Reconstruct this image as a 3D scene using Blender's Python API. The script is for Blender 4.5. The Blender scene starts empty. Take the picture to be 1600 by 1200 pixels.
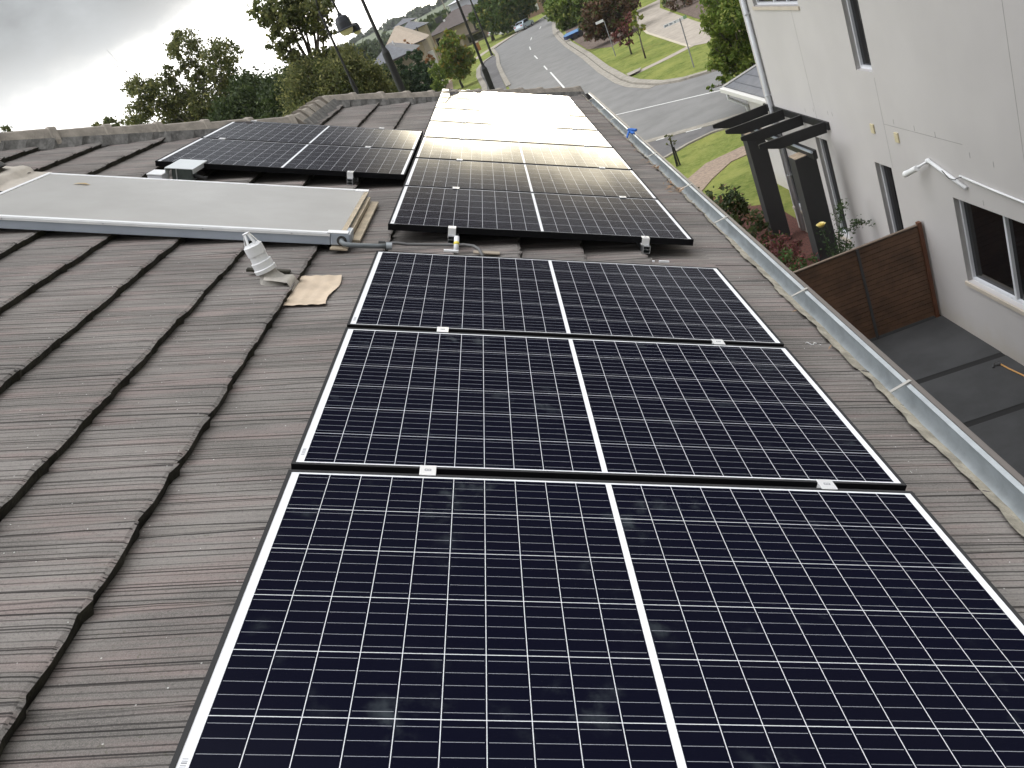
import bpy, math, random
import numpy as np
from mathutils import Matrix, Vector

S = bpy.context.scene
COL = S.collection
rad = math.radians
# ------------------------------------------------------------------ camera
PITCH = 0.44909                       # roof pitch, radians
cp, sp = math.cos(PITCH), math.sin(PITCH)
def rw(u, v, z=0.0):                 # roof coordinates (down the slope, along the gutter, off the roof) to world
    return Vector((u*cp + z*sp, v, -u*sp + z*cp))
def rodr(r):
    r = np.array(r); t = np.linalg.norm(r); k = r/t
    K = np.array([[0, -k[2], k[1]], [k[2], 0, -k[0]], [-k[1], k[0], 0]])
    return np.eye(3) + math.sin(t)*K + (1-math.cos(t))*K@K
RC = rodr((2.004809, 0.004539, 0.083911))
Qm = np.array([[cp, 0, sp], [0, 1, 0], [-sp, 0, cp]])
right, down, fwd = [Qm@RC[i] for i in range(3)]
cam = bpy.data.cameras.new('camera'); camo = bpy.data.objects.new('camera', cam); COL.objects.link(camo)
cam.sensor_width = 36; cam.lens = 1308.020/1600*36
cam.clip_start = 0.05; cam.clip_end = 6000
M = Matrix(((right[0], -down[0], -fwd[0], 0), (right[1], -down[1], -fwd[1], 0), (right[2], -down[2], -fwd[2], 0), (0, 0, 0, 1)))
M.translation = rw(0.4488, -1.9135, 1.1593)
camo.matrix_world = M
S.camera = camo
# ------------------------------------------------------------------ view
S.view_settings.view_transform = 'Standard'; S.view_settings.look = 'None'
S.view_settings.exposure = 0.6; S.view_settings.gamma = 1
S.cycles.max_bounces = 6; S.cycles.use_denoising = True
S.render.resolution_x = 1024; S.render.resolution_y = 768

# ------------------------------------------------------------------ node helper
class NT:
    def __init__(s, tree): s.t = tree; s.n = tree.nodes; s.l = tree.links
    def node(s, typ, **kw):
        n = s.n.new(typ)
        for k, v in kw.items(): setattr(n, k, v)
        return n
    def put(s, sock, v):
        if isinstance(v, bpy.types.NodeSocket): s.l.new(v, sock)
        elif isinstance(v, (tuple, list)) and len(v) == 3 and sock.type == 'RGBA': sock.default_value = (*v, 1)
        else: sock.default_value = v
    def m(s, op, a, b=None, c=None, clamp=False):
        n = s.node('ShaderNodeMath', operation=op, use_clamp=clamp)
        s.put(n.inputs[0], a)
        if b is not None: s.put(n.inputs[1], b)
        if c is not None: s.put(n.inputs[2], c)
        return n.outputs[0]
    def sm(s, x, a, b):
        n = s.node('ShaderNodeMapRange', interpolation_type='SMOOTHSTEP')
        for i, v in enumerate((x, a, b, 0.0, 1.0)): s.put(n.inputs[i], v)
        return n.outputs[0]
    def mix(s, f, a, b):
        n = s.node('ShaderNodeMix', data_type='RGBA')
        s.put(n.inputs[0], f); s.put(n.inputs[6], a); s.put(n.inputs[7], b)
        return n.outputs[2]
    def noise(s, vec, scale, detail=3, rough=0.55, dim='3D', dist=0.0):
        n = s.node('ShaderNodeTexNoise', noise_dimensions=dim)
        if dim == '1D': s.put(n.inputs['W'], vec)
        else: s.put(n.inputs['Vector'], vec)
        n.inputs['Scale'].default_value = scale; n.inputs['Detail'].default_value = detail
        n.inputs['Roughness'].default_value = rough; n.inputs['Distortion'].default_value = dist
        return n.outputs[0]
    def scale(s, vec, v):
        n = s.node('ShaderNodeVectorMath', operation='MULTIPLY'); s.put(n.inputs[0], vec); n.inputs[1].default_value = v
        return n.outputs[0]
    def sep(s, vec):
        n = s.node('ShaderNodeSeparateXYZ'); s.put(n.inputs[0], vec); return n.outputs
    def comb(s, x, y, z):
        n = s.node('ShaderNodeCombineXYZ')
        for i, v in enumerate((x, y, z)): s.put(n.inputs[i], v)
        return n.outputs[0]

# ------------------------------------------------------------------ world
SUN_AZ, SUN_EL = 5.0, 3.0
w = bpy.data.worlds.new('World'); S.world = w; w.use_nodes = True
w.node_tree.nodes.clear()
t = NT(w.node_tree)
tc = t.node('ShaderNodeTexCoord').outputs['Generated']
x, y, z = t.sep(tc)
el = t.m('MULTIPLY', t.m('ARCSINE', z), 57.2958)
az = t.m('MULTIPLY', t.m('ARCTAN2', x, y), 57.2958)
sky = t.node('ShaderNodeTexSky', sky_type='NISHITA', sun_disc=False)
sky.sun_elevation = rad(SUN_EL); sky.sun_rotation = rad(SUN_AZ)
nv = t.scale(tc, (1.0, 1.0, 1.7))
n1 = t.m('SUBTRACT', t.noise(nv, 4.2, 7, 0.52), 0.5)
n2 = t.m('SUBTRACT', t.noise(nv, 9.0, 6, 0.6), 0.5)
def gauss(a, c, s_):
    q = t.m('DIVIDE', t.m('SUBTRACT', a, c), s_); return t.m('MULTIPLY', q, q)
bump = t.m('EXPONENT', t.m('MULTIPLY', gauss(az, 1.0, 6.0), -1.0))
edge = t.m('MINIMUM', t.m('ADD', 5.0, t.m('MULTIPLY', bump, 4.8)), t.m('SUBTRACT', 10.0, t.m('MULTIPLY', t.m('SUBTRACT', az, 1.0), 0.45)))
elj = t.m('ADD', el, t.m('ADD', t.m('MULTIPLY', n1, 7.0), t.m('MULTIPLY', n2, 3.0)))
cl = t.m('SUBTRACT', 1.0, t.m('EXPONENT', t.m('MULTIPLY', t.m('MAXIMUM', 0.0, t.m('ADD', t.m('SUBTRACT', elj, edge), 0.9)), -0.95)))
front = t.sm(y, -0.05, 0.55)
glare = t.m('MULTIPLY', t.sm(az, -7.0, 0.0), t.m('SUBTRACT', 1.0, t.sm(az, 15.0, 30.0)))
low = t.m('ADD', t.m('ADD', 0.55, t.m('MULTIPLY', t.m('EXPONENT', t.m('MULTIPLY', gauss(az, -8.0, 24.0), -1.0)), 1.6)), t.m('MULTIPLY', glare, 6.0))
dark = t.m('SUBTRACT', 0.24, t.m('MULTIPLY', t.sm(el, 10.0, 14.0), 0.18))
dark = t.m('MULTIPLY', dark, t.m('SUBTRACT', 1.0, t.m('MULTIPLY', t.sm(az, 8.0, 26.0), 0.45)))
brk_ = t.m('EXPONENT', t.m('MULTIPLY', t.m('ADD', gauss(az, -13.0, 8.0), gauss(el, 15.0, 5.0)), -1.0))
dark = t.m('ADD', dark, t.m('MULTIPLY', brk_, 0.42))
dark = t.m('ADD', dark, t.m('MULTIPLY', t.m('SUBTRACT', 1.0, t.sm(el, 10.0, 16.0)), t.m('ADD', t.m('MULTIPLY', n2, 0.40), t.m('MULTIPLY', n1, 0.62))))
zen = t.m('MULTIPLY', t.sm(el, 42.0, 72.0), 2.1)
left = t.m('MULTIPLY', t.m('EXPONENT', t.m('MULTIPLY', gauss(az, -88.0, 36.0), -1.0)), 2.0)
rear = t.m('MULTIPLY', t.m('SUBTRACT', 1.0, front), 0.22)
cloudv = t.m('MULTIPLY', t.m('ADD', t.m('ADD', dark, zen), t.m('ADD', left, rear)), t.m('ADD', 1.0, t.m('MULTIPLY', n1, 0.5)))
cloudc = t.mix(front, (1.0, 1.0, 1.02), (0.93, 0.97, 1.0))
cc = t.node('ShaderNodeVectorMath', operation='SCALE'); t.put(cc.inputs[0], cloudc); t.put(cc.inputs[3], cloudv)
lowc = t.mix(glare, (1.0, 0.985, 0.95), (1.0, 0.9, 0.68))
lc = t.node('ShaderNodeVectorMath', operation='SCALE'); t.put(lc.inputs[0], lowc); t.put(lc.inputs[3], low)
skc = t.node('ShaderNodeVectorMath', operation='SCALE'); t.put(skc.inputs[0], sky.outputs[0]); skc.inputs[3].default_value = 0.1
halo = t.m('MULTIPLY', t.m('EXPONENT', t.m('MULTIPLY', t.m('MAXIMUM', 0.0, t.m('SUBTRACT', elj, edge)), -0.42)), t.m('MULTIPLY', glare, 0.42))
hc = t.node('ShaderNodeVectorMath', operation='SCALE'); hc.inputs[0].default_value = (1.0, 0.86, 0.62); t.put(hc.inputs[3], halo)
ca = t.node('ShaderNodeVectorMath', operation='ADD'); t.put(ca.inputs[0], cc.outputs[0]); t.put(ca.inputs[1], hc.outputs[0])
mixc = t.mix(cl, lc.outputs[0], ca.outputs[0])
fin = t.mix(0.02, mixc, skc.outputs[0])
bg = t.node('ShaderNodeBackground'); t.put(bg.inputs[0], fin); bg.inputs[1].default_value = 1.0
ow = t.node('ShaderNodeOutputWorld'); t.l.new(bg.outputs[0], ow.inputs[0])
# sun behind cloud
sl = bpy.data.lights.new('sun', 'SUN'); sl.energy = 0.4; sl.angle = rad(7); sl.color = (1, 0.93, 0.78)
so = bpy.data.objects.new('sun', sl); COL.objects.link(so)
sd = Vector((math.sin(rad(SUN_AZ))*math.cos(rad(SUN_EL)), math.cos(rad(SUN_AZ))*math.cos(rad(SUN_EL)), math.sin(rad(SUN_EL))))
so.rotation_euler = (-sd).to_track_quat('-Z', 'Y').to_euler()

# ------------------------------------------------------------------ materials
MATS = {}
def pmat(name, col, rough=0.6, metal=0.0, spec=0.5, var=0.0, vscale=3.0, bump=0.0, bscale=40.0, col2=None):
    if name in MATS: return MATS[name]
    m = bpy.data.materials.new(name); m.use_nodes = True; m.node_tree.nodes.clear(); t = NT(m.node_tree)
    b = t.node('ShaderNodeBsdfPrincipled'); o = t.node('ShaderNodeOutputMaterial'); t.l.new(b.outputs[0], o.inputs[0])
    tcn = t.node('ShaderNodeTexCoord').outputs['Object']
    c2 = col2 or tuple(c*(1-var) for c in col)
    if var > 0 or col2:
        f = t.sm(t.noise(tcn, vscale, 6, 0.65), 0.3, 0.7)
        t.put(b.inputs['Base Color'], t.mix(f, c2, col))
    else:
        f = t.noise(tcn, 14.0, 3); t.put(b.inputs['Base Color'], t.mix(f, tuple(c*0.93 for c in col), tuple(min(1, c*1.05) for c in col)))
    b.inputs['Roughness'].default_value = rough; b.inputs['Metallic'].default_value = metal
    b.inputs['Specular IOR Level'].default_value = spec
    if bump > 0:
        bn = t.node('ShaderNodeBump'); bn.inputs['Strength'].default_value = bump; bn.inputs['Distance'].default_value = 0.01
        t.put(bn.inputs['Height'], t.noise(tcn, bscale, 5, 0.6)); t.l.new(bn.outputs[0], b.inputs['Normal'])
    MATS[name] = m; return m

def tile_mat():
    m = bpy.data.materials.new('roof_tile'); m.use_nodes = True; m.node_tree.nodes.clear(); t = NT(m.node_tree)
    b = t.node('ShaderNodeBsdfPrincipled'); o = t.node('ShaderNodeOutputMaterial'); t.l.new(b.outputs[0], o.inputs[0])
    tcn = t.node('ShaderNodeTexCoord').outputs['Object']
    x, y, z = t.sep(tcn)
    course = t.m('FLOOR', t.m('DIVIDE', t.m('SUBTRACT', x, 0.0085), 0.3545))
    tid = t.m('FLOOR', t.m('DIVIDE', t.m('SUBTRACT', y, 0.136), 0.2888))
    wob = t.m('MULTIPLY', t.m('SUBTRACT', t.noise(t.scale(tcn, (16, 30, 1)), 1.0, 3), 0.5), 0.0010)
    yy = t.m('ADD', y, wob)
    seed = t.m('ADD', t.m('MULTIPLY', course, 7.31), t.m('MULTIPLY', tid, 0.0))
    def vor(freq, off):
        n = t.node('ShaderNodeTexVoronoi', voronoi_dimensions='1D', feature='DISTANCE_TO_EDGE')
        t.put(n.inputs['W'], t.m('ADD', t.m('MULTIPLY', yy, freq), t.m('ADD', seed, off))); n.inputs['Scale'].default_value = 1.0
        return n.outputs['Distance']
    d1 = vor(44.0, 0.0); d2 = vor(17.0, 3.3); d3 = vor(95.0, 9.1)
    g1 = t.m('SUBTRACT', 1.0, t.sm(d1, 0.045, 0.095))
    g2 = t.m('SUBTRACT', 1.0, t.sm(d2, 0.022, 0.042))
    g3 = t.m('MULTIPLY', t.m('SUBTRACT', 1.0, t.sm(d3, 0.05, 0.3)), 0.10)
    brk = t.sm(t.noise(t.scale(tcn, (1.2, 14, 1)), 1.0, 4), 0.30, 0.55)
    g = t.m('MAXIMUM', t.m('MAXIMUM', t.m('MULTIPLY', t.m('MULTIPLY', g1, brk), t.m('ADD', 0.35, t.m('MULTIPLY', t.noise(t.m('MULTIPLY', yy, 9.0), 1.0, 2, dim='1D'), 0.8))), g2), g3)
    wn = t.node('ShaderNodeTexWhiteNoise', noise_dimensions='2D'); t.put(wn.inputs[0], t.comb(course, tid, 0.0))
    big = t.sm(t.noise(t.scale(tcn, (0.9, 1.5, 1)), 1.6, 4, 0.6), 0.32, 0.7)
    pink = t.sm(t.noise(t.scale(tcn, (1.1, 9, 1)), 2.1, 4, 0.6), 0.45, 0.7)
    base = t.mix(big, TILE_A, TILE_B)
    base = t.mix(t.m('MULTIPLY', pink, 0.65), base, TILE_C)
    base = t.mix(t.m('MULTIPLY', wn.outputs[0], 0.22), base, (0.08, 0.075, 0.07))
    grain = t.noise(tcn, 420.0, 2, 0.7)
    base = t.mix(t.m('MULTIPLY', t.sm(grain, 0.35, 0.75), 0.45), base, (0.36, 0.33, 0.30))
    base = t.mix(t.m('MULTIPLY', t.sm(t.noise(tcn, 160.0, 3, 0.7), 0.5, 0.75), 0.5), base, (0.07, 0.065, 0.06))
    v = t.node('ShaderNodeTexVoronoi', feature='F1'); t.put(v.inputs['Vector'], tcn); v.inputs['Scale'].default_value = 42.0
    sp_ = t.m('MULTIPLY', t.m('LESS_THAN', v.outputs['Distance'], 0.085), t.m('GREATER_THAN', t.sep(v.outputs['Color'])[0], 0.72))
    lich = t.m('MULTIPLY', t.m('LESS_THAN', t.noise(t.scale(tcn, (1, 1, 1)), 55.0, 3, 0.7), 0.33), 0.4)
    base = t.mix(lich, base, (0.10, 0.10, 0.06))
    ty = t.m('ABSOLUTE', t.m('SUBTRACT', t.m('FRACT', t.m('ADD', t.m('DIVIDE', t.m('SUBTRACT', y, 0.136), 0.2888), 0.5)), 0.5))
    cx_ = t.m('FRACT', t.m('DIVIDE', t.m('SUBTRACT', x, 0.0085), 0.3545))
    joint = t.m('MULTIPLY', t.m('SUBTRACT', 1.0, t.sm(ty, 0.006, 0.014)), t.m('ADD', 0.45, t.m('MULTIPLY', t.sm(cx_, 0.75, 0.9), 0.5)))
    g = t.m('MAXIMUM', g, joint)
    base = t.mix(t.m('MULTIPLY', g, 0.88), base, (0.020, 0.018, 0.018))
    base = t.mix(t.m('MULTIPLY', sp_, 0.8), base, (0.6, 0.6, 0.57))
    t.put(b.inputs['Base Color'], base); b.inputs['Roughness'].default_value = 0.85; b.inputs['Specular IOR Level'].default_value = 0.25
    bn = t.node('ShaderNodeBump'); bn.inputs['Strength'].default_value = 0.9; bn.inputs['Distance'].default_value = 0.004
    t.put(bn.inputs['Height'], t.m('ADD', t.m('MULTIPLY', g, -1.0), t.m('MULTIPLY', t.noise(tcn, 260.0, 4, 0.7), 0.6)))
    t.l.new(bn.outputs[0], b.inputs['Normal'])
    return m

def glass_mat():
    """laminated half-cut cells under solar glass, in the panel's own coordinates (metres)"""
    m = bpy.data.materials.new('solar_glass'); m.use_nodes = True; m.node_tree.nodes.clear(); t = NT(m.node_tree)
    b = t.node('ShaderNodeBsdfPrincipled'); o = t.node('ShaderNodeOutputMaterial'); t.l.new(b.outputs[0], o.inputs[0])
    tcn = t.node('ShaderNodeTexCoord').outputs['Object']
    x, y, z = t.sep(tcn)
    x0 = t.m('SUBTRACT', x, 0.030)
    second = t.m('GREATER_THAN', x0, 0.812)
    xl = t.m('SUBTRACT', x0, t.m('MULTIPLY', second, 0.820))
    inx = t.m('MULTIPLY', t.m('GREATER_THAN', xl, 0.0), t.m('LESS_THAN', xl, 0.806))
    y0 = t.m('SUBTRACT', y, 0.0165)
    iny = t.m('MULTIPLY', t.m('GREATER_THAN', y0, 0.0), t.m('LESS_THAN', y0, 0.969))
    ins = t.m('MULTIPLY', inx, iny)
    fu = t.m('ABSOLUTE', t.m('SUBTRACT', t.m('FRACT', t.m('DIVIDE', xl, 0.0806)), 0.5))
    fv0 = t.m('FRACT', t.m('DIVIDE', y0, 0.1615))
    fv = t.m('ABSOLUTE', t.m('SUBTRACT', fv0, 0.5))
    gap = t.m('MAXIMUM', t.m('GREATER_THAN', fu, 0.4895), t.m('GREATER_THAN', fv, 0.4942))
    fb = t.m('ABSOLUTE', t.m('SUBTRACT', t.m('FRACT', t.m('MULTIPLY', fv0, 5.0)), 0.5))
    bus = t.m('MULTIPLY', t.m('LESS_THAN', fb, 0.018), t.m('LESS_THAN', fu, 0.455))
    fing = t.m('LESS_THAN', t.m('FRACT', t.m('DIVIDE', x, 0.0016)), 0.1)
    cell = t.mix(t.noise(t.scale(tcn, (1, 1, 0)), 1.3, 2), (0.0036, 0.0042, 0.0125), (0.0055, 0.0055, 0.0105))
    cell = t.mix(t.m('MULTIPLY', fing, 0.1), cell, (0.03, 0.03, 0.05))
    cell = t.mix(bus, cell, (0.30, 0.31, 0.34))
    oi = t.node('ShaderNodeObjectInfo')
    sv = t.node('ShaderNodeVectorMath', operation='ADD'); t.put(sv.inputs[0], tcn); t.put(sv.inputs[1], oi.outputs['Location'])
    smg = t.m('MULTIPLY', t.sm(t.noise(sv.outputs[0], 3.2, 2), 0.56, 0.72), t.sm(t.noise(sv.outputs[0], 13.0, 4, 0.6), 0.5, 0.75))
    cell = t.mix(t.m('MULTIPLY', smg, 0.17), cell, (0.20, 0.24, 0.25))
    white = (0.80, 0.81, 0.83)
    base = t.mix(gap, cell, (0.66, 0.67, 0.70))
    base = t.mix(ins, white, base)
    dust = t.m('MULTIPLY', t.sm(t.noise(tcn, 240.0, 2, 0.8), 0.68, 0.82), 0.05)
    base = t.mix(dust, base, (0.35, 0.33, 0.30))
    t.put(b.inputs['Base Color'], base)
    b.inputs['IOR'].default_value = 1.26
    t.put(b.inputs['Roughness'], t.m('ADD', 0.022, t.m('MULTIPLY', smg, 0.2)))
    b.inputs['Specular IOR Level'].default_value = 0.5
    df = t.node('ShaderNodeBsdfDiffuse'); t.put(df.inputs[0], base)      # anti-reflective coating: about half the mirror reflection is lost
    mx = t.node('ShaderNodeMixShader'); mx.inputs[0].default_value = 0.5
    t.l.new(b.outputs[0], mx.inputs[1]); t.l.new(df.outputs[0], mx.inputs[2]); t.l.new(mx.outputs[0], o.inputs[0])
    return m
TILE_A = (0.135, 0.126, 0.118); TILE_B = (0.26, 0.242, 0.226); TILE_C = (0.29, 0.218, 0.205)
MT = tile_mat(); MG = glass_mat()
M_edge = pmat('dirty_shaded_edge', (0.018, 0.016, 0.012), 0.95, var=0.6, vscale=25, bump=0.8, bscale=90, col2=(0.045, 0.042, 0.028))  # dirty risers, with the shade under the tile lip put into the colour
M_black = pmat('black_anodised', (0.010, 0.010, 0.011), 0.9, 0.0, 0.0)
M_frame = pmat('dark_grey_frame', (0.05, 0.05, 0.051), 0.9, 0.0, 0.0)
M_alu = pmat('aluminium', (0.62, 0.64, 0.66), 0.32, 0.9)
M_clamp = pmat('clamp_silver', (0.82, 0.82, 0.82), 0.45, 0.35)
M_white = pmat('white_plastic', (0.82, 0.83, 0.84), 0.45, var=0.12)
M_cap = pmat('ridge_cap', (0.33, 0.295, 0.25), 0.9, var=0.4, vscale=9, bump=0.7, bscale=120)
M_mortar = pmat('pointing_mortar', (0.17, 0.165, 0.155), 0.95, var=0.45, vscale=22, bump=0.8, bscale=60)
M_galv = pmat('galvanised', (0.52, 0.56, 0.58), 0.45, 0.3, var=0.25, vscale=7)
M_lip = pmat('gutter_lip', (0.13, 0.115, 0.105), 0.5)
M_silt = pmat('silt', (0.40, 0.37, 0.30), 0.95, var=0.45, vscale=14, bump=0.9, bscale=90)
M_copper = pmat('beige_aluminium', (0.55, 0.46, 0.34), 0.5, 0.3, var=0.35, vscale=12)
M_lead = pmat('flashing', (0.70, 0.57, 0.43), 0.5, 0.1, var=0.22, vscale=9, bump=0.4, bscale=14)
M_rubber = pmat('pipe_lagging', (0.06, 0.06, 0.06), 0.8, var=0.4, vscale=20)
M_blueg = pmat('collector_side', (0.40, 0.45, 0.52), 0.45, 0.3)

# ------------------------------------------------------------------ mesh helpers
class MB:
    def __init__(s): s.v = []; s.f = []; s.mi = []
    def add(s, vs, fs, mi=0):
        o = len(s.v); s.v += [tuple(p) for p in vs]; s.f += [tuple(i+o for i in f) for f in fs]; s.mi += [mi]*len(fs); return s
    def box(s, x0, x1, y0, y1, z0, z1, mi=0):
        vs = [(x0,y0,z0),(x1,y0,z0),(x1,y1,z0),(x0,y1,z0),(x0,y0,z1),(x1,y0,z1),(x1,y1,z1),(x0,y1,z1)]
        return s.add(vs, [(0,3,2,1),(4,5,6,7),(0,1,5,4),(1,2,6,5),(2,3,7,6),(3,0,4,7)], mi)
    def bar(s, p, q, w, h=None, up=(0,0,1), mi=0):      # box beam from p to q
        h = h or w; p = Vector(p); q = Vector(q); d = (q-p).normalized(); up = Vector(up)
        a = d.cross(up)
        if a.length < 1e-4: a = d.cross(Vector((1,0,0)))
        a.normalize(); b = a.cross(d).normalized()
        vs = [e + a*sx*w/2 + b*sz*h/2 for e in (p, q) for sx, sz in ((-1,-1),(1,-1),(1,1),(-1,1))]
        return s.add(vs, [(0,1,2,3),(7,6,5,4),(0,4,5,1),(1,5,6,2),(2,6,7,3),(3,7,4,0)], mi)
    def tube(s, pts, rs, n=10, mi=0, cap=True):
        pts = [Vector(p) for p in pts]
        if not isinstance(rs, (list, tuple)): rs = [rs]*len(pts)
        vs = []; fs = []; a = None
        for i, p in enumerate(pts):
            d = (pts[min(i+1, len(pts)-1)] - pts[max(i-1, 0)]).normalized()
            if a is None: a = d.orthogonal().normalized()
            else:
                a = a - d*a.dot(d)
                a = a.normalized() if a.length > 1e-5 else d.orthogonal().normalized()
            b = d.cross(a)
            for k in range(n):
                an = 2*math.pi*k/n; vs.append(p + (a*math.cos(an) + b*math.sin(an))*rs[i])
        for i in range(len(pts)-1):
            for k in range(n):
                k2 = (k+1) % n; fs.append((i*n+k, i*n+k2, (i+1)*n+k2, (i+1)*n+k))
        if cap: fs += [tuple(range(n))[::-1], tuple((len(pts)-1)*n+k for k in range(n))]
        return s.add(vs, fs, mi)
    def prism(s, poly, z0, z1, mi=0):
        n = len(poly); vs = [(x, y, z0) for x, y in poly] + [(x, y, z1) for x, y in poly]
        return s.add(vs, [tuple(range(n))[::-1], tuple(range(n, 2*n))] + [(i, (i+1) % n, n+(i+1) % n, n+i) for i in range(n)], mi)
    def quad(s, a, b, c, d, mi=0): return s.add([a, b, c, d], [(0,1,2,3)], mi)
    def build(s, name, mats, parent=None, bevel=0.0, smooth=False, loc=None):
        me = bpy.data.meshes.new(name); me.from_pydata(s.v, [], s.f); me.update()
        if not isinstance(mats, (list, tuple)): mats = [mats]
        for m in mats: me.materials.append(m)
        if len(mats) > 1: me.polygons.foreach_set('material_index', s.mi)
        if smooth: me.polygons.foreach_set('use_smooth', [True]*len(me.polygons))
        o = bpy.data.objects.new(name, me); COL.objects.link(o)
        if parent: o.parent = parent
        if loc is not None: o.location = loc
        if bevel > 0:
            b = o.modifiers.new('bevel', 'BEVEL'); b.width = bevel; b.segments = 2; b.limit_method = 'ANGLE'
        return o
def tag(o, label=None, cat=None, group=None, kind=None):
    if label: o['label'] = label
    if cat: o['category'] = cat
    if group: o['group'] = group
    if kind: o['kind'] = kind
    return o
def thing(name, label, cat, loc=(0,0,0), rot=(0,0,0), group=None):
    o = bpy.data.objects.new(name, None); COL.objects.link(o); o.location = loc; o.rotation_euler = rot
    o.empty_display_size = 0.2
    return tag(o, label, cat, group)
def rthing(name, label, cat, u, v, z=0.0, group=None, spin=0.0):
    o = thing(name, label, cat, rw(u, v, z), (0, PITCH, 0), group)
    if spin: o.rotation_euler = (Matrix.Rotation(PITCH, 3, 'Y') @ Matrix.Rotation(spin, 3, 'Z')).to_euler()
    return o
def copy_tree(o, parent=None):
    c = o.copy(); COL.objects.link(c)
    if parent: c.parent = parent
    for ch in list(o.children): copy_tree(ch, c)
    return c
def sheet(name, poly, z, mat, kind='structure'):
    mb = MB(); mb.add([(x, y, z) for x, y in poly], [tuple(range(len(poly)))])
    o = mb.build(name, mat)
    me = o.data
    if me.polygons[0].normal.z < 0: me.flip_normals()
    if kind: o['kind'] = kind
    return o
def ribbon(name, pts, width, z, h, mat, kind='structure'):
    mb = MB()
    for (a, b) in zip(pts[:-1], pts[1:]):
        pass
    L = []; R_ = []
    for i, p in enumerate(pts):
        a = Vector(pts[max(i-1, 0)]); b = Vector(pts[min(i+1, len(pts)-1)]); d = (b-a).normalized(); n = Vector((-d.y, d.x))
        L.append(Vector(p)+n*width/2); R_.append(Vector(p)-n*width/2)
    vs = []
    for l, r in zip(L, R_): vs += [(l.x,l.y,z), (r.x,r.y,z), (r.x,r.y,z+h), (l.x,l.y,z+h)]
    fs = []
    for i in range(len(pts)-1):
        o = i*4; fs += [(o+2,o+6,o+7,o+3),(o+1,o+5,o+6,o+2),(o+3,o+7,o+4,o)]
    fs += [(0,1,2,3), tuple(len(vs)-4+k for k in (3,2,1,0))]
    mb.add(vs, fs)
    ob = mb.build(name, mat)
    if kind: ob['kind'] = kind
    return ob
GZ = -6.9

# ------------------------------------------------------------------ ground, roads
def ground_mat():
    m = bpy.data.materials.new('grass_ground'); m.use_nodes = True; m.node_tree.nodes.clear(); t = NT(m.node_tree)
    b = t.node('ShaderNodeBsdfPrincipled'); o = t.node('ShaderNodeOutputMaterial'); t.l.new(b.outputs[0], o.inputs[0])
    tcn = t.node('ShaderNodeTexCoord').outputs['Object']
    a = t.sm(t.noise(tcn, 0.45, 5, 0.6), 0.3, 0.7); c = t.sm(t.noise(tcn, 6.0, 5, 0.7), 0.25, 0.8)
    base = t.mix(a, (0.105, 0.155, 0.03), (0.24, 0.26, 0.07))
    base = t.mix(t.m('MULTIPLY', c, 0.7), base, (0.32, 0.33, 0.11))
    base = t.mix(t.m('MULTIPLY', t.sm(t.noise(tcn, 1.7, 6, 0.7), 0.48, 0.7), 0.75), base, (0.085, 0.125, 0.03))
    base = t.mix(t.m('MULTIPLY', t.sm(t.noise(tcn, 30.0, 3, 0.7), 0.5, 0.8), 0.6), base, (0.045, 0.07, 0.015))
    t.put(b.inputs['Base Color'], base); b.inputs['Roughness'].default_value = 1.0; b.inputs['Specular IOR Level'].default_value = 0.1
    bn = t.node('ShaderNodeBump'); bn.inputs['Strength'].default_value = 1.0; bn.inputs['Distance'].default_value = 0.05
    t.put(bn.inputs['Height'], t.noise(tcn, 22.0, 4, 0.7)); t.l.new(bn.outputs[0], b.inputs['Normal'])
    return m
MGr = ground_mat()
sheet('ground', [(-900,-300),(900,-300),(900,2500),(-900,2500)], GZ, MGr)
M_asph = pmat('asphalt', (0.215, 0.212, 0.205), 0.8, var=0.22, vscale=0.7, bump=0.5, bscale=60)
M_asph2 = pmat('asphalt_bay', (0.15, 0.145, 0.145), 0.85, var=0.3, vscale=1.2, bump=0.5, bscale=60)
M_kerb = pmat('kerb_concrete', (0.36, 0.33, 0.28), 0.9, var=0.35, vscale=3)
M_conc = pmat('path_concrete', (0.42, 0.37, 0.31), 0.9, var=0.25, vscale=1.5)
M_paint = pmat('road_paint', (0.75, 0.75, 0.72), 0.7, var=0.2, vscale=8)
M_brick = pmat('brick_paving', (0.33, 0.25, 0.19), 0.9, var=0.4, vscale=9, bump=0.5, bscale=30)
M_mulch = pmat('mulch', (0.20, 0.15, 0.12), 1.0, var=0.7, vscale=5, bump=1.0, bscale=30)
M_mulch2 = pmat('red_leaf_litter', (0.16, 0.06, 0.045), 1.0, bump=1.0, bscale=60, col2=(0.035, 0.014, 0.012), vscale=24)
ROAD_L = [(0.3,44.5),(0.36,75.95),(0.13,87.84),(-0.05,102.17),(0.08,112.04),(0.1,119.36),(-0.3,133.43),(1.13,138.6),(3.24,144.64),(5.0,147.8),(7.06,152.6),(10.81,162.5),(22,182),(45,205)]
ROAD_R = [(50,196),(27,176),(14.5,163.0),(11.8,154.87),(9.69,130.88),(8.39,114.13),(7.95,102.2),(7.64,89.56),(7.55,73.39),(7.27,60.78),(7.3,52.63),(7.5,49.48),(8.2,45.8),(9.04,44.05),(10.23,43.11),(14,41.0),(40,28)]
NEAR = [(40,14),(8.47,32.02),(5.12,33.99),(-3,38.8),(-20,43),(-20,47.5),(-1,45.5)]
sheet('road', ROAD_L[:]+ROAD_R+NEAR, GZ+0.004, M_asph)
ribbon('kerb_left', ROAD_L[1:], 0.45, GZ, 0.11, M_kerb)
ribbon('kerb_right', ROAD_R[1:], 0.45, GZ, 0.12, M_kerb)
ribbon('gutter_right', [(p[0]-0.45, p[1]-0.1) for p in ROAD_R[3:13]], 0.4, GZ, 0.02, M_kerb)
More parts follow.
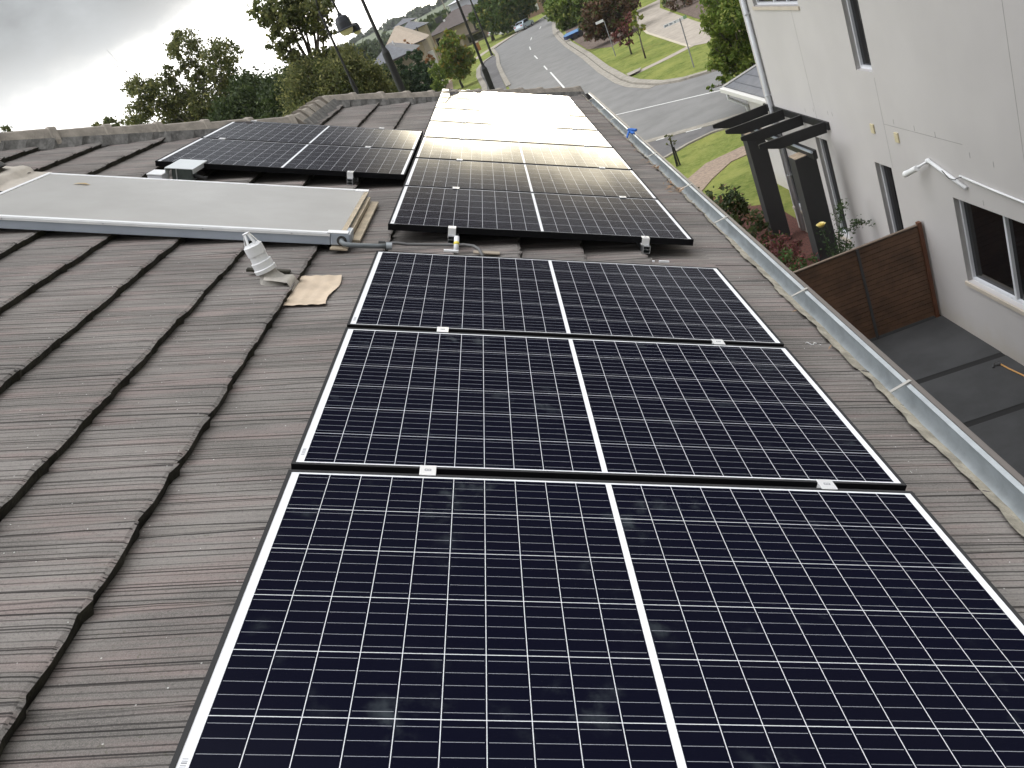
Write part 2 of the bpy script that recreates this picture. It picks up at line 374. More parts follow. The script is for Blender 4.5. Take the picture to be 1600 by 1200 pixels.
BAY = [(-1.75,60),(-1.92,84.5),(-2.55,98.49),(-2.57,109.23),(-1.93,116.48),(-0.5,121.0),(-0.15,119.36),(-0.1,112.04),(-0.28,102.17),(-0.1,87.84),(0.1,75.95),(0.1,60)]
sheet('parking_bay', BAY, GZ+0.008, M_asph2)
ribbon('kerb_bay', BAY[:6], 0.55, GZ, 0.11, M_kerb)
ribbon('spoon_drain', [(40,14.2),(8.4,31.77),(5.08,33.77),(-3,38.6),(-20,42.8)], 0.5, GZ, 0.012, M_kerb)
sheet('parking_lane', [(-20,42.5),(-3,38.35),(5.02,33.5),(8.3,31.5),(40,14.0),(40,12),(8.36,30.2),(7.2,30.7),(6.18,30.46),(5.17,29.87),(3,29.6),(-20,32)], GZ+0.004, M_asph2)
ribbon('kerb_near', [(-20,32),(3,29.6),(5.17,29.87),(6.18,30.46),(7.2,30.7),(8.36,30.2),(40,12)], 0.18, GZ, 0.06, M_kerb)
def marks(segs, wd, name='road_marking'):
    mb = MB()
    for a, b in segs:
        a = Vector(a); b = Vector(b); d = (b-a).normalized(); n = Vector((-d.y, d.x))*wd/2
        mb.add([(*(a+n), GZ+0.013), (*(a-n), GZ+0.013), (*(b-n), GZ+0.013), (*(b+n), GZ+0.013)], [(0,1,2,3)])
    o = mb.build(name, M_paint); o['kind'] = 'structure'; return o
marks([((4.03,50.5),(4.05,72.96)),((3.99,75.89),(4.0,80.13)),((3.99,89.41),(3.96,94.48)),((4.08,103.94),(4.26,109.22)),((5.0,119.27),(5.4,123.6)),((7.3,133.78),(7.85,138.5)),((10.2,146),(12,150))], 0.125)
marks([((4.6,42.8),(9.27,37.77)),((9.27,37.77),(13,33.6))], 0.13, 'side_street_line')
marks([((5.45,33.2),(5.84,33.0)),((6.57,32.5),(7.14,32.15)),((7.68,31.85),(8.01,31.65)),((8.8,31.15),(9.3,30.85))], 0.10, 'bay_marking')
sheet('driveway', [(14.45,94.37),(12.29,70.75),(11.98,56.9),(11.94,54.3),(12.75,52.57),(14.54,57.95),(15.2,67.9),(16.6,86.7),(18.53,95.98)], GZ+0.02, M_conc)
ribbon('driveway_edge', [(14.45,94.37),(12.29,70.75),(11.98,56.9),(11.94,54.3)], 0.2, GZ, 0.035, pmat('pale_concrete', (0.55,0.49,0.38), 0.9, var=0.2))
ribbon('footpath', [(7.95,52.9),(10.1,53.5),(12.0,54.4)], 0.95, GZ, 0.018, M_conc)
sheet('kerb_ramp', [(7.55,52.3),(8.3,52.5),(8.6,53.6),(7.6,53.5)], GZ+0.128, M_kerb)
ribbon('far_path', [(-3.6,128),(-1.6,136.0),(1.2,142.6),(4.2,149.2),(6.5,153.5)], 1.5, GZ, 0.02, M_conc)
sheet('brick_apron', [(-7.9,96),(-7.7,112),(-6.3,112),(-5.7,98.96),(-5.6,92),(-7.9,90)], GZ+0.02, M_brick)
ribbon('brick_path', [(3.6,22.6),(4.5,24.15),(5.2,25.2),(6.29,26.4),(7.25,26.55),(9,26.4)], 1.15, GZ, 0.03, M_brick)
sheet('garden_bed', [(1.9,11.7),(6.6,11.7),(6.4,15),(6.2,20.5),(5.2,21.5),(3,21.8),(1.9,21)], GZ+0.02, M_mulch2)
sheet('mulch_slope', [(16.9,86.7),(15.5,67.9),(14.9,57.95),(13.2,52.0),(13.5,49),(60,60),(60,150),(19.5,120),(18.9,95.98)], GZ+0.03, M_mulch)
sheet('mulch_verge', [(8.3,100),(8.0,78),(9.4,72),(12.5,76),(14.2,96),(14.5,130),(10.6,130)], GZ+0.012, M_mulch)
# dark concrete side passage
def slab_mat():
    m = pmat('dark_slab', (0.050, 0.051, 0.053), 0.75, var=0.35, vscale=1.3, bump=0.4, bscale=50); return m
M_slab = slab_mat()
mb = MB()
for (a0, a1, b0, b1) in ((-2.0,2.4,-2.5,1.8),(2.6,5.0,2.4,4.9),(5.1,6.9,5.0,6.8),(7.0,8.4,6.95,8.3),(8.53,9.96,8.43,9.7),(10.09,11.55,9.83,11.55)):
    mb.add([(1.9,a0,GZ+0.03),(6.75,b0,GZ+0.03),(6.75,b1,GZ+0.03),(1.9,a1,GZ+0.03)], [(0,1,2,3)])
o = mb.build('paving', M_slab); o['kind'] = 'structure'
sheet('paving_joints', [(1.9,-2.5),(6.8,-2.5),(6.8,11.75),(1.9,11.75)], GZ+0.022, pmat('joint_dark', (0.012,0.012,0.012), 0.9))

# hills far away
def hills():
    rng = np.random.RandomState(5); mb = MB()
    nx, ny = 140, 14; xs = np.linspace(-520, 420, nx); ys = np.linspace(560, 1500, ny)
    def h(x, yy):
        base = 15.5 + 2.4*math.sin(x*0.011+1.0) + 1.4*math.sin(x*0.031) + 1.0*math.sin(x*0.085+yy*.02)
        f = min(1, max(0, (yy-560)/360)); f = f*f*(3-2*f)
        return GZ + base*f*(1 + 0.35*max(0, (yy-920)/600)) + rng.uniform(-0.7, 0.9)*f
    vs = [(x, yy, h(x, yy)) for yy in ys for x in xs]
    fs = [(j*nx+i, j*nx+i+1, (j+1)*nx+i+1, (j+1)*nx+i) for j in range(ny-1) for i in range(nx-1)]
    mb.add(vs, fs)
    o = mb.build('hills', pmat('hill_woodland', (0.12, 0.15, 0.09), 1.0, bump=1.0, bscale=0.2, vscale=0.02, col2=(0.17, 0.19, 0.12)))
    o['kind'] = 'structure'
hills()

# ------------------------------------------------------------------ our house: roof
E0, PITCHU, ZR = 0.0085, 0.3545, -0.085
UA, VB, VA, VC, UC = -1.26, 6.30, 8.20, 11.08, 2.0
def vhip(u):                                        # far end of the main plane along v
    if u >= UA: return VC - (UC-u)*cp
    return VB - (UA-u)*cp
def roof_plane():
    mb = MB(); tw = 0.2888; sub = 8; dv = tw/sub
    j0 = int(-5.4/dv); j1 = int(11.6/dv)
    rng = random.Random(3)
    tz = {}
    def jit(k, ti):
        if (k, ti) not in tz: tz[(k, ti)] = (rng.uniform(-0.003, 0.003), rng.uniform(-0.004, 0.004))
        return tz[(k, ti)]
    ks = list(range(-18, 6))
    for k in ks:
        ub = (UC + 0.0) if k == 5 else E0 + k*PITCHU; ut = E0 + (k-1)*PITCHU
        if ub <= ut: continue
        rows = []
        fr = (0.0, 0.4, 0.85, 0.965, 1.0, 1.0)
        for ri, f in enumerate(fr):
            row = []
            for j in range(j0, j1+1):
                v = 0.136 + j*dv; ti = math.floor((j+0.001)/sub); ph = (j % sub)/sub
                dz, du = jit(k, ti)
                arch = math.sin(math.pi*ph)
                edge = 0.011*arch + rng.uniform(-0.0012, 0.0012)
                u = ut + (ub-ut)*f + (edge-0.004+du)*f**3
                zt = ZR - 0.033*(1-f) + dz*f + 0.003*arch*f
                if ph == 0: zt += 0.014*f; u += 0.018*f**3
                if ph == 1/8: zt -= 0.006*f**3; u -= 0.006*f**3
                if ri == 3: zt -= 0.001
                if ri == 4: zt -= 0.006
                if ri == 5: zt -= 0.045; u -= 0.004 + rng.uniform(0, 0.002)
                if ri >= 3: u += rng.uniform(-0.0022, 0.0022); zt += rng.uniform(-0.0015, 0.0015)
                row.append((u, min(v, vhip(min(u, UC))), zt))
            rows.append(row)
        n = j1-j0+1; base = len(mb.v)
        for row in rows: mb.v += row
        for r in range(len(rows)-1):
            for j in range(n-1):
                a = base+r*n+j; b_ = a+1; c = a+n+1; d = a+n
                if abs(mb.v[a][1]-mb.v[b_][1]) < 1e-6 and abs(mb.v[c][1]-mb.v[d][1]) < 1e-6: continue
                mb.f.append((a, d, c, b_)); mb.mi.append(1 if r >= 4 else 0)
    return mb
house = thing('tiled_house', 'dark grey concrete tiled house whose roof carries the solar panels', 'house', rw(0,0,0), (0, PITCH, 0))
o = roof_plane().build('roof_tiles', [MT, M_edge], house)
# other roof faces and body in world coordinates
hb = bpy.data.objects.new('house_body', None)
inv = house.rotation_euler.to_matrix().to_4x4().inverted()
def wpart(mb, name, mats, parent=house, **k):      # world-coordinate mesh as a child of the tilted house
    o = mb.build(name, mats, parent, **k); o.matrix_parent_inverse = Matrix.Identity(4); o.matrix_local = inv; return o
bpy.data.objects.remove(hb)
P = lambda u, v, z=ZR-0.03: rw(u, v, z)
Cn, An, Bn = P(UC, VC), P(UA, VA), P(UA, VB); Tn = P(-6.5, vhip(-6.5))
xe = Cn.x; ze = Cn.z
xl = 2*An.x - Cn.x                                   # eave of the small wing's other side
Cl = Vector((xl, VC, ze)); Al = Vector((An.x, VA, An.z))
mb = MB()
mb.add([Cn, Cl, An], [(0,1,2)])
Vl = Vector((xl, VB-(VC-VA), ze))
yv = VB + (An.x-xl)
mb.add([An, Cl, Vector((xl, yv, ze)), Bn], [(0,1,2,3)])
mb.add([Bn, Vector((xl, yv, ze)), Vector((-11, yv, ze)), Vector((-11, Tn.y, Tn.z)), Tn], [(0,1,2,3,4)])
mb.add([Tn, Vector((-11, Tn.y, Tn.z)), Vector((-11, -6, Tn.z)), Vector((Tn.x, -6, Tn.z))], [(0,1,2,3)])
wpart(mb, 'back_roof', MT)
M_render = pmat('cream_render', (0.45, 0.42, 0.37), 0.9, var=0.1)
mb = MB(); mb.box(-10.5, 1.35, -6, VC-0.45, GZ, ze-0.16); wpart(mb, 'wall', M_render)
mb = MB(); mb.box(1.35, xe-0.05, -6, VC-0.05, ze-0.16, ze-0.14); mb.box(xe-0.05, xe-0.02, -6, VC-0.03, ze-0.2, ze-0.01); wpart(mb, 'fascia', M_lip)
# ridge and hip caps
def caps(pts_a, pts_b, n, seed, name='ridge_cap', w=0.115, h=0.085):
    rng = random.Random(seed); a = Vector(pts_a); b = Vector(pts_b); d = b-a; L = d.length; d.normalize()
    up = Vector((0,0,1)) if abs(d.z) < .1 else Vector((0,0,1))
    up = (Vector((0.0,0,1)) - d*d.z).normalized(); s_ = d.cross(up).normalized()
    cell = L/n; prof = [(-w,-0.05),(-w*0.93,-0.015),(-w*0.45,h*0.86),(-w*0.2,h),(w*0.2,h),(w*0.45,h*0.86),(w*0.93,-0.015),(w,-0.05)]
    for i in range(n):
        mb = MB(); t0 = a + d*(cell*i-0.01); t1 = a + d*(cell*(i+1)+0.03)
        k0, k1 = 1.10, 0.97; lift0, lift1 = 0.016, 0.0; yaw = rng.uniform(-0.006, 0.006)
        vs = []
        for (p, k, l) in ((t0, k0, lift0), (t0+d*0.05, k0, lift0), (t0+d*0.06, k0*.96, lift0-0.008), (t1, k1, lift1)):
            for (x_, z_) in prof: vs.append(p + s_*(x_*k+yaw) + up*(z_*k+l))
        m_ = len(prof); fs = []
        for r in range(3):
            for q in range(m_-1): fs.append((r*m_+q, r*m_+q+1, (r+1)*m_+q+1, (r+1)*m_+q))
        fs.append(tuple(range(m_))[::-1]); fs.append(tuple(3*m_+q for q in range(m_)))
        mb.add(vs, fs)
        wpart(mb, name, M_cap)
    # pointing_mortar below the caps, ragged
    nn = int(L/0.05)
    for sd in (-1, 1):
        prev = None; mb = MB()
        for i in range(nn+1):
            p = a + d*(L*i/nn); ragg = 0.035 + 0.02*math.sin(i*1.7+seed) + rng.uniform(-0.01, 0.012)
            q0 = p + s_*sd*w*1.0 + up*0.012
            q1 = p + s_*sd*(w*1.05+ragg) - up*(0.062+ragg*0.36)
            if prev: mb.add([prev[0], q0, q1, prev[1]], [(0,1,2,3) if sd < 0 else (3,2,1,0)])
            prev = (q0, q1)
        wpart(mb, 'pointing_mortar', M_mortar)
up_ = 0.0
caps(P(UC-0.05, VC-0.04, ZR), P(UA, VA, ZR), 11, 1)
caps(P(UA, VB, ZR), P(UA, VA, ZR), 5, 2)
caps(P(UA, VB, ZR), P(-6.5, vhip(-6.5), ZR), 17, 3)

# ------------------------------------------------------------------ gutter
M_brkt = pmat('bracket_steel', (0.48,0.47,0.44), 0.5, 0.4)
gut = thing('rain_gutter', 'galvanised rain gutter with brown lip along the tiled roof edge', 'gutter')
gx0, gx1, gz0, gz1 = xe-0.015, xe+0.135, ze-0.115, ze-0.005
prof = [(gx0, gz1+0.01), (gx0, gz0+0.012), (gx0+0.012, gz0), (gx1-0.035, gz0), (gx1-0.012, gz0+0.015), (gx1-0.006, gz1-0.03), (gx1, gz1-0.012)]
mb = MB(); vs = []; n = len(prof); ys = [-5.5+i*0.6 for i in range(28)]; ys = [v for v in ys if v < VC-0.02] + [VC+0.02]
for yy in ys: vs += [(x_, yy, z_) for x_, z_ in prof]
fs = [(i*n+k, i*n+k+1, (i+1)*n+k+1, (i+1)*n+k) for i in range(len(ys)-1) for k in range(n-1)]
mb.add(vs, fs); o = mb.build('trough', M_galv, gut, smooth=True)
sol = o.modifiers.new('s', 'SOLIDIFY'); sol.thickness = 0.002
mb = MB(); mb.box(gx1-0.006, gx1+0.014, -5.5, VC+0.02, gz1-0.028, gz1+0.004); mb.build('lip', M_lip, gut, bevel=0.004)
mb = MB(); mb.box(gx1-0.024, gx1-0.0065, -5.5, VC+0.02, gz1-0.010, gz1-0.002); mb.build('bead', M_galv, gut)
mb = MB(); mb.box(gx0, gx1+0.01, VC+0.021, VC+0.025, gz0, gz1); mb.build('end_cap', M_lip, gut)
for i, v in enumerate((-0.6, 0.86, 1.95, 3.42, 4.45, 5.85, 7.1, 8.3, 9.2, 10.35)):
    mb = MB(); dy = 0.0
    mb.bar((gx0-0.01, v-0.03, gz1+0.012), (gx1, v+0.03, gz1+0.006), 0.014, 0.003)
    mb.bar((gx0+0.06, v+0.02, gz1+0.008), (gx0+0.005, v+0.04, gz0+0.03), 0.015, 0.003)
    mb.build('bracket', M_brkt, gut)
mb = MB(); prev = None; rng = random.Random(9); yy = -2.0; ph = 0
while yy < 10.9:
    off = 0.003*math.sin(yy*21.7) + 0.004*math.sin(yy*9.1) + rng.uniform(-0.004, 0.004)
    wid = 0.026 if yy < 3 else 0.008
    a0 = rw(UC-0.012-wid*0.6+off*1.3, yy, ZR+0.014); a1 = rw(UC+(0.016 if yy < 3 else 0.006)+off*0.4, yy, ZR+0.008); a2 = Vector((gx0+0.022+off*0.6, yy, gz1-0.030))
    if prev: mb.add([prev[0], prev[1], a1, a0], [(0,1,2,3)]); mb.add([prev[1], prev[2], a2, a1], [(0,1,2,3)])
    prev = (a0, a1, a2); yy += 0.04
mb.build('silt_crust', M_silt, gut)
# blue rag clipped to gutter
mb = MB(); M_blue = pmat('blue_plastic', (0.03, 0.13, 0.45), 0.5)
mb.bar((gx1-0.02, 7.0, gz1+0.02), (gx1-0.05, 7.09, gz1+0.04), 0.03, 0.015); mb.bar((gx1-0.05, 7.06, gz1+0.05), (gx0+0.03, 7.0, gz1-0.02), 0.022, 0.01); mb.bar((gx1+0.02, 7.05, gz1+0.03), (gx1-0.04, 7.16, gz1+0.045), 0.03, 0.02)
tag(mb.build('gutter_clip', M_blue), 'bright blue plastic clip hooked over the rain gutter', 'clip')
rng = random.Random(4)
for i, v in enumerate((4.3, 4.9, 5.4, 3.0, 1.2)):
    pass
mb = MB()
for i in range(46):
    v = rng.choice([rng.gauss(4.35, 0.12), rng.uniform(0, 10), rng.gauss(5.5, .3)]); u = UC - abs(rng.gauss(0, 0.05)); p = rw(u, v, ZR+0.014+rng.uniform(0, .01))
    a = rng.uniform(0, 6.3); l = rng.uniform(0.015, 0.045); d = Vector((math.cos(a)*l, math.sin(a)*l, rng.uniform(-.004, .01))); e = Vector((-math.sin(a), math.cos(a), 0.2))*l*0.25
    mb.add([p-d, p-e, p+d, p+e], [(0,1,2,3)])
tag(mb.build('leaf_litter', pmat('dead_leaf', (0.23, 0.15, 0.09), 0.9)), 'dry brown leaves caught along the gutter edge', 'leaves', kind='stuff')

# ------------------------------------------------------------------ solar panels
PL, PW = 1.684, 1.002
def make_panel():
    r = thing('solar_panel', 'x', 'solar panel', rot=(0, PITCH, 0))
    mb = MB(); l = 0.010
    for (a, b, c, d) in ((0, PL, 0, l), (0, PL, PW-l, PW), (0, l, l, PW-l), (PL-l, PL, l, PW-l)): mb.box(a, b, c, d, -0.035, 0)
    mb.box(l, PL-l, l, 0.03, -0.035, -0.033); mb.box(l, PL-l, PW-0.03, PW-l, -0.035, -0.033)
    # outer faces black, top lip dark grey
    o = mb.build('frame', [M_black, M_frame], r, bevel=0.0)
    for p in o.data.polygons:
        if p.normal.z > 0.9: p.material_index = 1
    mb = MB(); mb.box(l, PL-l, l, PW-l, -0.007, -0.0015); mb.build('glass', MG, r)
    mb = MB()
    for i in range(9):
        wv = 0.0014 if i % 3 else 0.0026
        mb.add([(0.016, 0.05+i*0.0045, -0.0012), (0.0255, 0.05+i*0.0045, -0.0012), (0.0255, 0.05+i*0.0045+wv, -0.0012), (0.016, 0.05+i*0.0045+wv, -0.0012)], [(0,1,2,3)])
    mb.build('serial_label', pmat('label_ink', (0.25, 0.25, 0.27), 0.6), r)
    return r
proto = make_panel(); first = True
def place_panel(u, v, label, group, z=0.0):
    global first
    o = proto if first else copy_tree(proto); first = False
    o.location = rw(u, v, z); tag(o, label, 'solar panel', group)
G1, G2, G3 = 'three solar panels in the near row', 'seven solar panels in the far row', 'two solar panels on the upper left'
place_panel(0, -PW, 'nearest solar panel at the bottom, partly cut off by the photo', G1)
place_panel(0, 0.0294, 'middle panel of the three near dark solar panels', G1)
place_panel(0, 0.0294*2+PW, 'third near solar panel, beside the open gap with rail ends', G1)
lab = ['first far solar panel with thick black front edge and two silver end clamps', 'second far solar panel, gold tinted grid beyond the gap',
       'third far solar panel, half grid and half white glare', 'fourth far solar panel, nearly all white glare with faint centre line',
       'fifth far solar panel, blown white, third from the road end', 'sixth far solar panel, white with glare, next to last',
       'last far solar panel below the hip capping, white with glare']
for i in range(7):
    place_panel(0.0025, 2.5896-0.1*0 + i*(PW+0.0294) - (0.0147 if i else 0), lab[i], G2)
place_panel(-1.700, 3.945, 'grey reflecting solar panel on upper left behind the white collector', G3)
place_panel(-1.700, 3.945+PW+0.024, 'grey solar panel on upper left, the one nearer the ridge', G3)

# rails
def rail(u, v0, v1, label, z=0.0):
    r = rthing('mounting_rail', label, 'rail', u, v0, 0, 'aluminium rails under the panels')
    L = v1-v0; mb = MB(); w_ = 0.02; 
    for (a, b, c, d) in ((-w_, w_, -0.040, -0.036), (-w_, w_, -0.078, -0.075), (-w_, -w_+.003, -0.0745, -0.0405), (w_-.003, w_, -0.0745, -0.0405), (-w_+.003, w_-.003, -0.058, -0.0555)):
        mb.box(a, b, 0, L, c, d)
    mb.build('extrusion', M_alu, r)
    nfe = int(L/1.3)+1
    for i in range(nfe):
        yy = 0.15 + i*1.3
        if yy > L: break
        mb = MB(); mb.box(-0.012, 0.03, yy, yy+0.03, -0.084, -0.0785); mb.box(0.03, 0.036, yy, yy+0.03, ZR-0.02, -0.06); mb.build('roof_hook', M_alu, r)
for (u, v0, v1, lb) in ((0.36, -1.2, 2.13, 'left rail under the three near solar panels'), (1.435, -1.2, 2.13, 'right rail under the three near solar panels'),
                        (0.35, 2.535, 9.75, 'left rail under the far panel row, end showing under the white clamp'), (1.42, 2.535, 9.75, 'right rail under the far panel row, end showing near the eave'),
                        (-0.385, 3.885, 6.0, 'right rail under the two grey upper left panels'), (-1.53, 3.885, 6.0, 'left rail under the two grey upper left panels')):
    rail(u, v0, v1, lb)
M_ink = pmat('stamp_ink', (0.30, 0.30, 0.32), 0.7)
def glyph(parent, ch, size, z, rz=0.0, y=0.0):
    h = size/2; strokes = {'A': [((-.32,-.5),(0,.5)),((0,.5),(.32,-.5)),((-.2,-.1),(.2,-.1))],
        '8': [((-.22,.05),(-.22,.45)),((-.22,.45),(.22,.45)),((.22,.45),(.22,.05)),((.22,.0),(-.22,.0)),((-.22,-.05),(-.22,-.45)),((-.22,-.45),(.22,-.45)),((.22,-.45),(.22,-.05))]}[ch]
    mb = MB(); c, s_ = math.cos(rz), math.sin(rz)
    for (a, b) in strokes:
        A_, B_ = [((p[0]*c-p[1]*s_)*size, (p[0]*s_+p[1]*c)*size+y, z) for p in (a, b)]
        mb.bar(A_, B_, size*0.14, 0.0005)
    return mb.build('stamp', M_ink, parent)
def make_mid():
    r = thing('mid_clamp', 'x', 'clamp', rot=(0, PITCH, 0))
    mb = MB(); mb.box(-0.022, 0.022, -0.024, 0.024, 0.0012, 0.0045); mb.box(-0.020, 0.020, -0.013, 0.013, -0.03, 0.0011); mb.build('clamp_plate', M_clamp, r, bevel=0.001)
    glyph(r, '8', 0.017, 0.0047, rad(90)); return r
def make_end():
    r = thing('end_clamp', 'x', 'clamp', rot=(0, PITCH, 0))
    mb = MB(); mb.box(-0.021, 0.021, -0.036, 0.012, 0.0012, 0.0045); mb.box(-0.021, 0.021, -0.036, -0.032, -0.036, 0.0011); mb.box(-0.021, 0.021, -0.031, -0.004, -0.036, -0.032); mb.build('clamp_plate', M_clamp, r, bevel=0.001)
    glyph(r, 'A', 0.022, 0.0047, 0, -0.014); return r
mids = make_mid(); ends = make_end(); fm = fe = True
def clamp(u, v, lb, end=False):
    global fm, fe
    if end: o = ends if fe else copy_tree(ends); fe = False
    else: o = mids if fm else copy_tree(mids); fm = False
    o.location = rw(u, v); tag(o, lb, 'clamp', 'end clamps on the panel fronts' if end else 'silver clamps between panels')
clamp(0.363, 0.0147, 'largest silver clamp, left one between the two nearest panels'); clamp(1.45, 0.0147, 'silver clamp right of centre between the two nearest panels')
clamp(0.361, 1.046, 'left silver clamp between the second and third near panels'); clamp(1.419, 1.046, 'right silver clamp between the second and third near panels')
vs_ = [2.5896 + i*(PW+0.0294) - 0.0294 for i in range(1, 8)]
ordn = ['first and second', 'second and third', 'third and fourth', 'fourth and fifth', 'fifth and sixth', 'sixth and seventh']
for i in range(6):
    clamp(0.345, vs_[i], 'left clamp in the seam between the %s far panels' % ordn[i]); clamp(1.445, vs_[i], 'right clamp in the seam between the %s far panels' % ordn[i])
clamp(0.345, vs_[6]-0.005, 'left clamp on the road end edge of the far row'); clamp(1.445, vs_[6]-0.005, 'right clamp on the road end edge of the far row')
clamp(-0.39, 3.945+PW+0.012, 'right clamp in the seam of the two grey upper left panels'); clamp(-1.53, 3.945+PW+0.012, 'left clamp in the seam of the two grey upper left panels')
clamp(-0.39, 5.99, 'right clamp on the ridge side edge of the grey upper left panels'); clamp(-1.53, 5.99, 'left clamp on the ridge side edge of the grey upper left panels')
clamp(0.351, 2.585, 'end clamp above the white tube on the far row front', True); clamp(1.412, 2.585, 'end clamp nearer the eave on the far row front', True)
clamp(-0.385, 3.94, 'end clamp on the front of the grey upper left panels', True)

# ------------------------------------------------------------------ solar hot water collector
r = rthing('hot_water_collector', 'flat solar hot water collector with pale frosted glass and blue grey sides', 'solar collector', -2.17, 2.375, ZR)
LX, LY, H = 2.0, 1.06, 0.078
mb = MB(); mb.box(0, LX-0.105, 0, LY, 0.012, H-0.012); mb.box(LX-0.104, LX-0.035, 0.145, LY, 0.012, H-0.012); mb.build('casing', M_blueg, r, bevel=0.003)
mb = MB(); mb.box(0.02, LX-0.12, -0.002, 0.024, H-0.0115, H); mb.box(0.02, LX-0.06, LY-0.022, LY+0.002, H-0.0115, H); mb.box(-0.002, 0.02, -0.002, LY+0.002, H-0.0115, H+0.001); mb.box(-0.002, LX-0.105, -0.005, -0.0025, H-0.02, H-0.005)
mb.build('trim', M_white, r, bevel=0.002)
def collector_glass():
    m = bpy.data.materials.new('frosted_collector_glass'); m.use_nodes = True; m.node_tree.nodes.clear(); t = NT(m.node_tree)
    b = t.node('ShaderNodeBsdfPrincipled'); o = t.node('ShaderNodeOutputMaterial'); t.l.new(b.outputs[0], o.inputs[0])
    tcn = t.node('ShaderNodeTexCoord').outputs['Object']
    base = t.mix(t.sm(t.noise(tcn, 2.2, 5, 0.6), 0.3, 0.7), (0.43, 0.42, 0.398), (0.48, 0.47, 0.448))
    t.put(b.inputs['Base Color'], base); b.inputs['Roughness'].default_value = 0.12; b.inputs['IOR'].default_value = 1.5
    return m
mb = MB(); mb.box(0.02, LX-0.055, 0.024, LY-0.022, H-0.011, H-0.003); mb.build('glass', collector_glass(), r)
mb = MB(); mb.box(LX-0.104, LX-0.002, -0.001, 0.14, 0.012, H-0.004); mb.build('corner_box', M_blueg, r, bevel=0.006)
mb = MB(); mb.box(LX-0.12, LX-0.012, -0.003, 0.05, H-0.0035, H+0.002); mb.build('corner_cap', M_white, r, bevel=0.002)
mb = MB(); mb.box(LX-0.11, LX-0.03, LY-0.05, LY+0.003, H-0.0035, H+0.002); mb.build('corner_cap', M_white, r, bevel=0.002)
mb = MB(); mb.box(LX-0.055, LX-0.028, 0.05, LY-0.05, H-0.010, H-0.001); mb.build('end_strip', M_copper, r, bevel=0.003)
mb = MB(); mb.box(LX-0.034, LX-0.012, 0.16, LY-0.08, 0.02, 0.052); mb.build('side_channel', M_copper, r, bevel=0.002)
mb = MB(); mb.box(LX-0.011, LX+0.035, 0.1, LY-0.05, 0.0, 0.018); mb.build('side_bracket', M_copper, r, bevel=0.002)
mb = MB(); mb.box(LX-0.10, LX-0.01, -0.05, 0.05, 0.0, 0.008); mb.build('foot_plate', M_copper, r)
mb = MB(); mb.tube([(LX-0.045, -0.004, 0.038), (LX-0.045, 0.006, 0.038)], 0.026, 16); mb.build('pipe_grommet', M_rubber, r)
mb = MB(); mb.tube([(LX-0.045, 0.0, 0.04), (LX-0.043, -0.02, 0.037), (LX-0.03, -0.035, 0.032), (LX+0.0, -0.04, 0.028), (LX+0.14, -0.02, 0.024), (LX+0.19, -0.008, 0.024)], 0.013, 10); mb.build('inlet_pipe', pmat('grey_pipe', (0.17, 0.19, 0.20), 0.5, var=0.3), r, smooth=True)
mb = MB(); mb.tube([(LX+0.185, -0.008, 0.024), (LX+0.215, -0.004, 0.024)], 0.018, 10); mb.build('pipe_joiner', pmat('grey_pvc', (0.33, 0.36, 0.38), 0.5), r)
for xx in (0.25, 0.75, 1.25, 1.7):
    mb = MB(); mb.tube([(xx, -0.0055, H-0.012), (xx, -0.0075, H-0.012)], 0.004, 8); mb.build('screw', M_alu, r)
pts = [(-0.36, 2.155, 0.001), (-0.352, 2.16, 0.001)]
mb = MB()  # beige leaf on the glass
o = rthing('dead_leaf', 'single beige dead leaf lying on the frosted collector glass', 'leaf', -1.86, 3.17, ZR+H-0.002)
mb.add([(-0.05,0,0),(-0.02,-0.015,0.008),(0.03,-0.012,0.006),(0.05,0.004,0),(0.02,0.015,0.008),(-0.03,0.014,0.006)], [(0,1,2,3,4,5)]); mb.build('blade', pmat('beige_leaf', (0.42,0.32,0.18), 0.8), o)
o = rthing('black_hose', 'thin dark lagged pipe crossing the gap between panel rows', 'pipe', 0, 2.4, ZR)
mb = MB(); mb.tube([(0.0, 0.02, 0.022), (0.06, 0.055, 0.018), (0.12, 0.055, 0.014), (0.28, 0.08, 0.012), (0.42, 0.10, 0.014), (0.47, 0.08, 0.016), (0.50, 0.03, 0.014), (0.52, -0.06, 0.005)], 0.0085, 8); mb.build('hose', pmat('hose_grey', (0.13,0.13,0.13), 0.7), o, smooth=True)
mb = MB(); mb.tube([(-0.03,0.018,0.022),(0.005,0.02,0.022)], 0.014, 8); mb.build('clip', M_rubber, o)
o = rthing('white_tube', 'short white tube with yellow tape standing below the end clamp', 'tube', 0.379, 2.40, ZR)
mb = MB(); mb.tube([(0, 0.015, 0.006), (0.0, 0.075, 0.062)], 0.014, 12); mb.build('pipe', M_white, o, smooth=True)
mb = MB(); mb.tube([(0, 0.038, 0.0275), (0.0, 0.05, 0.0387)], 0.0147, 12); mb.build('tape', pmat('yellow_tape', (0.75,0.62,0.08), 0.5), o, smooth=True)
mb = MB(); mb.box(-0.065, 0.012, -0.005, 0.016, 0.0, 0.009); mb.build('base', M_white, o)
o = rthing('concrete_offcut', 'flat beige strip lying on the tiles beside the white tube', 'offcut', 0.47, 2.42, ZR)
mb = MB(); mb.box(0, 0.14, -0.03, 0.012, 0, 0.006); mb.build('strip', pmat('beige_strip', (0.33,0.28,0.22), 0.9), o)
o = rthing('plastic_scrap', 'tiny white plastic scraps lying in the gap near the eave', 'scrap', 1.47, 2.395, ZR+0.001)
mb = MB(); mb.box(-0.005, 0.05, 0, 0.012, 0, 0.009); mb.box(-0.04, -0.028, 0, 0.014, 0, 0.006); mb.box(0, 0.008, 0.012, 0.022, 0, 0.006); mb.build('scrap', M_white, o)
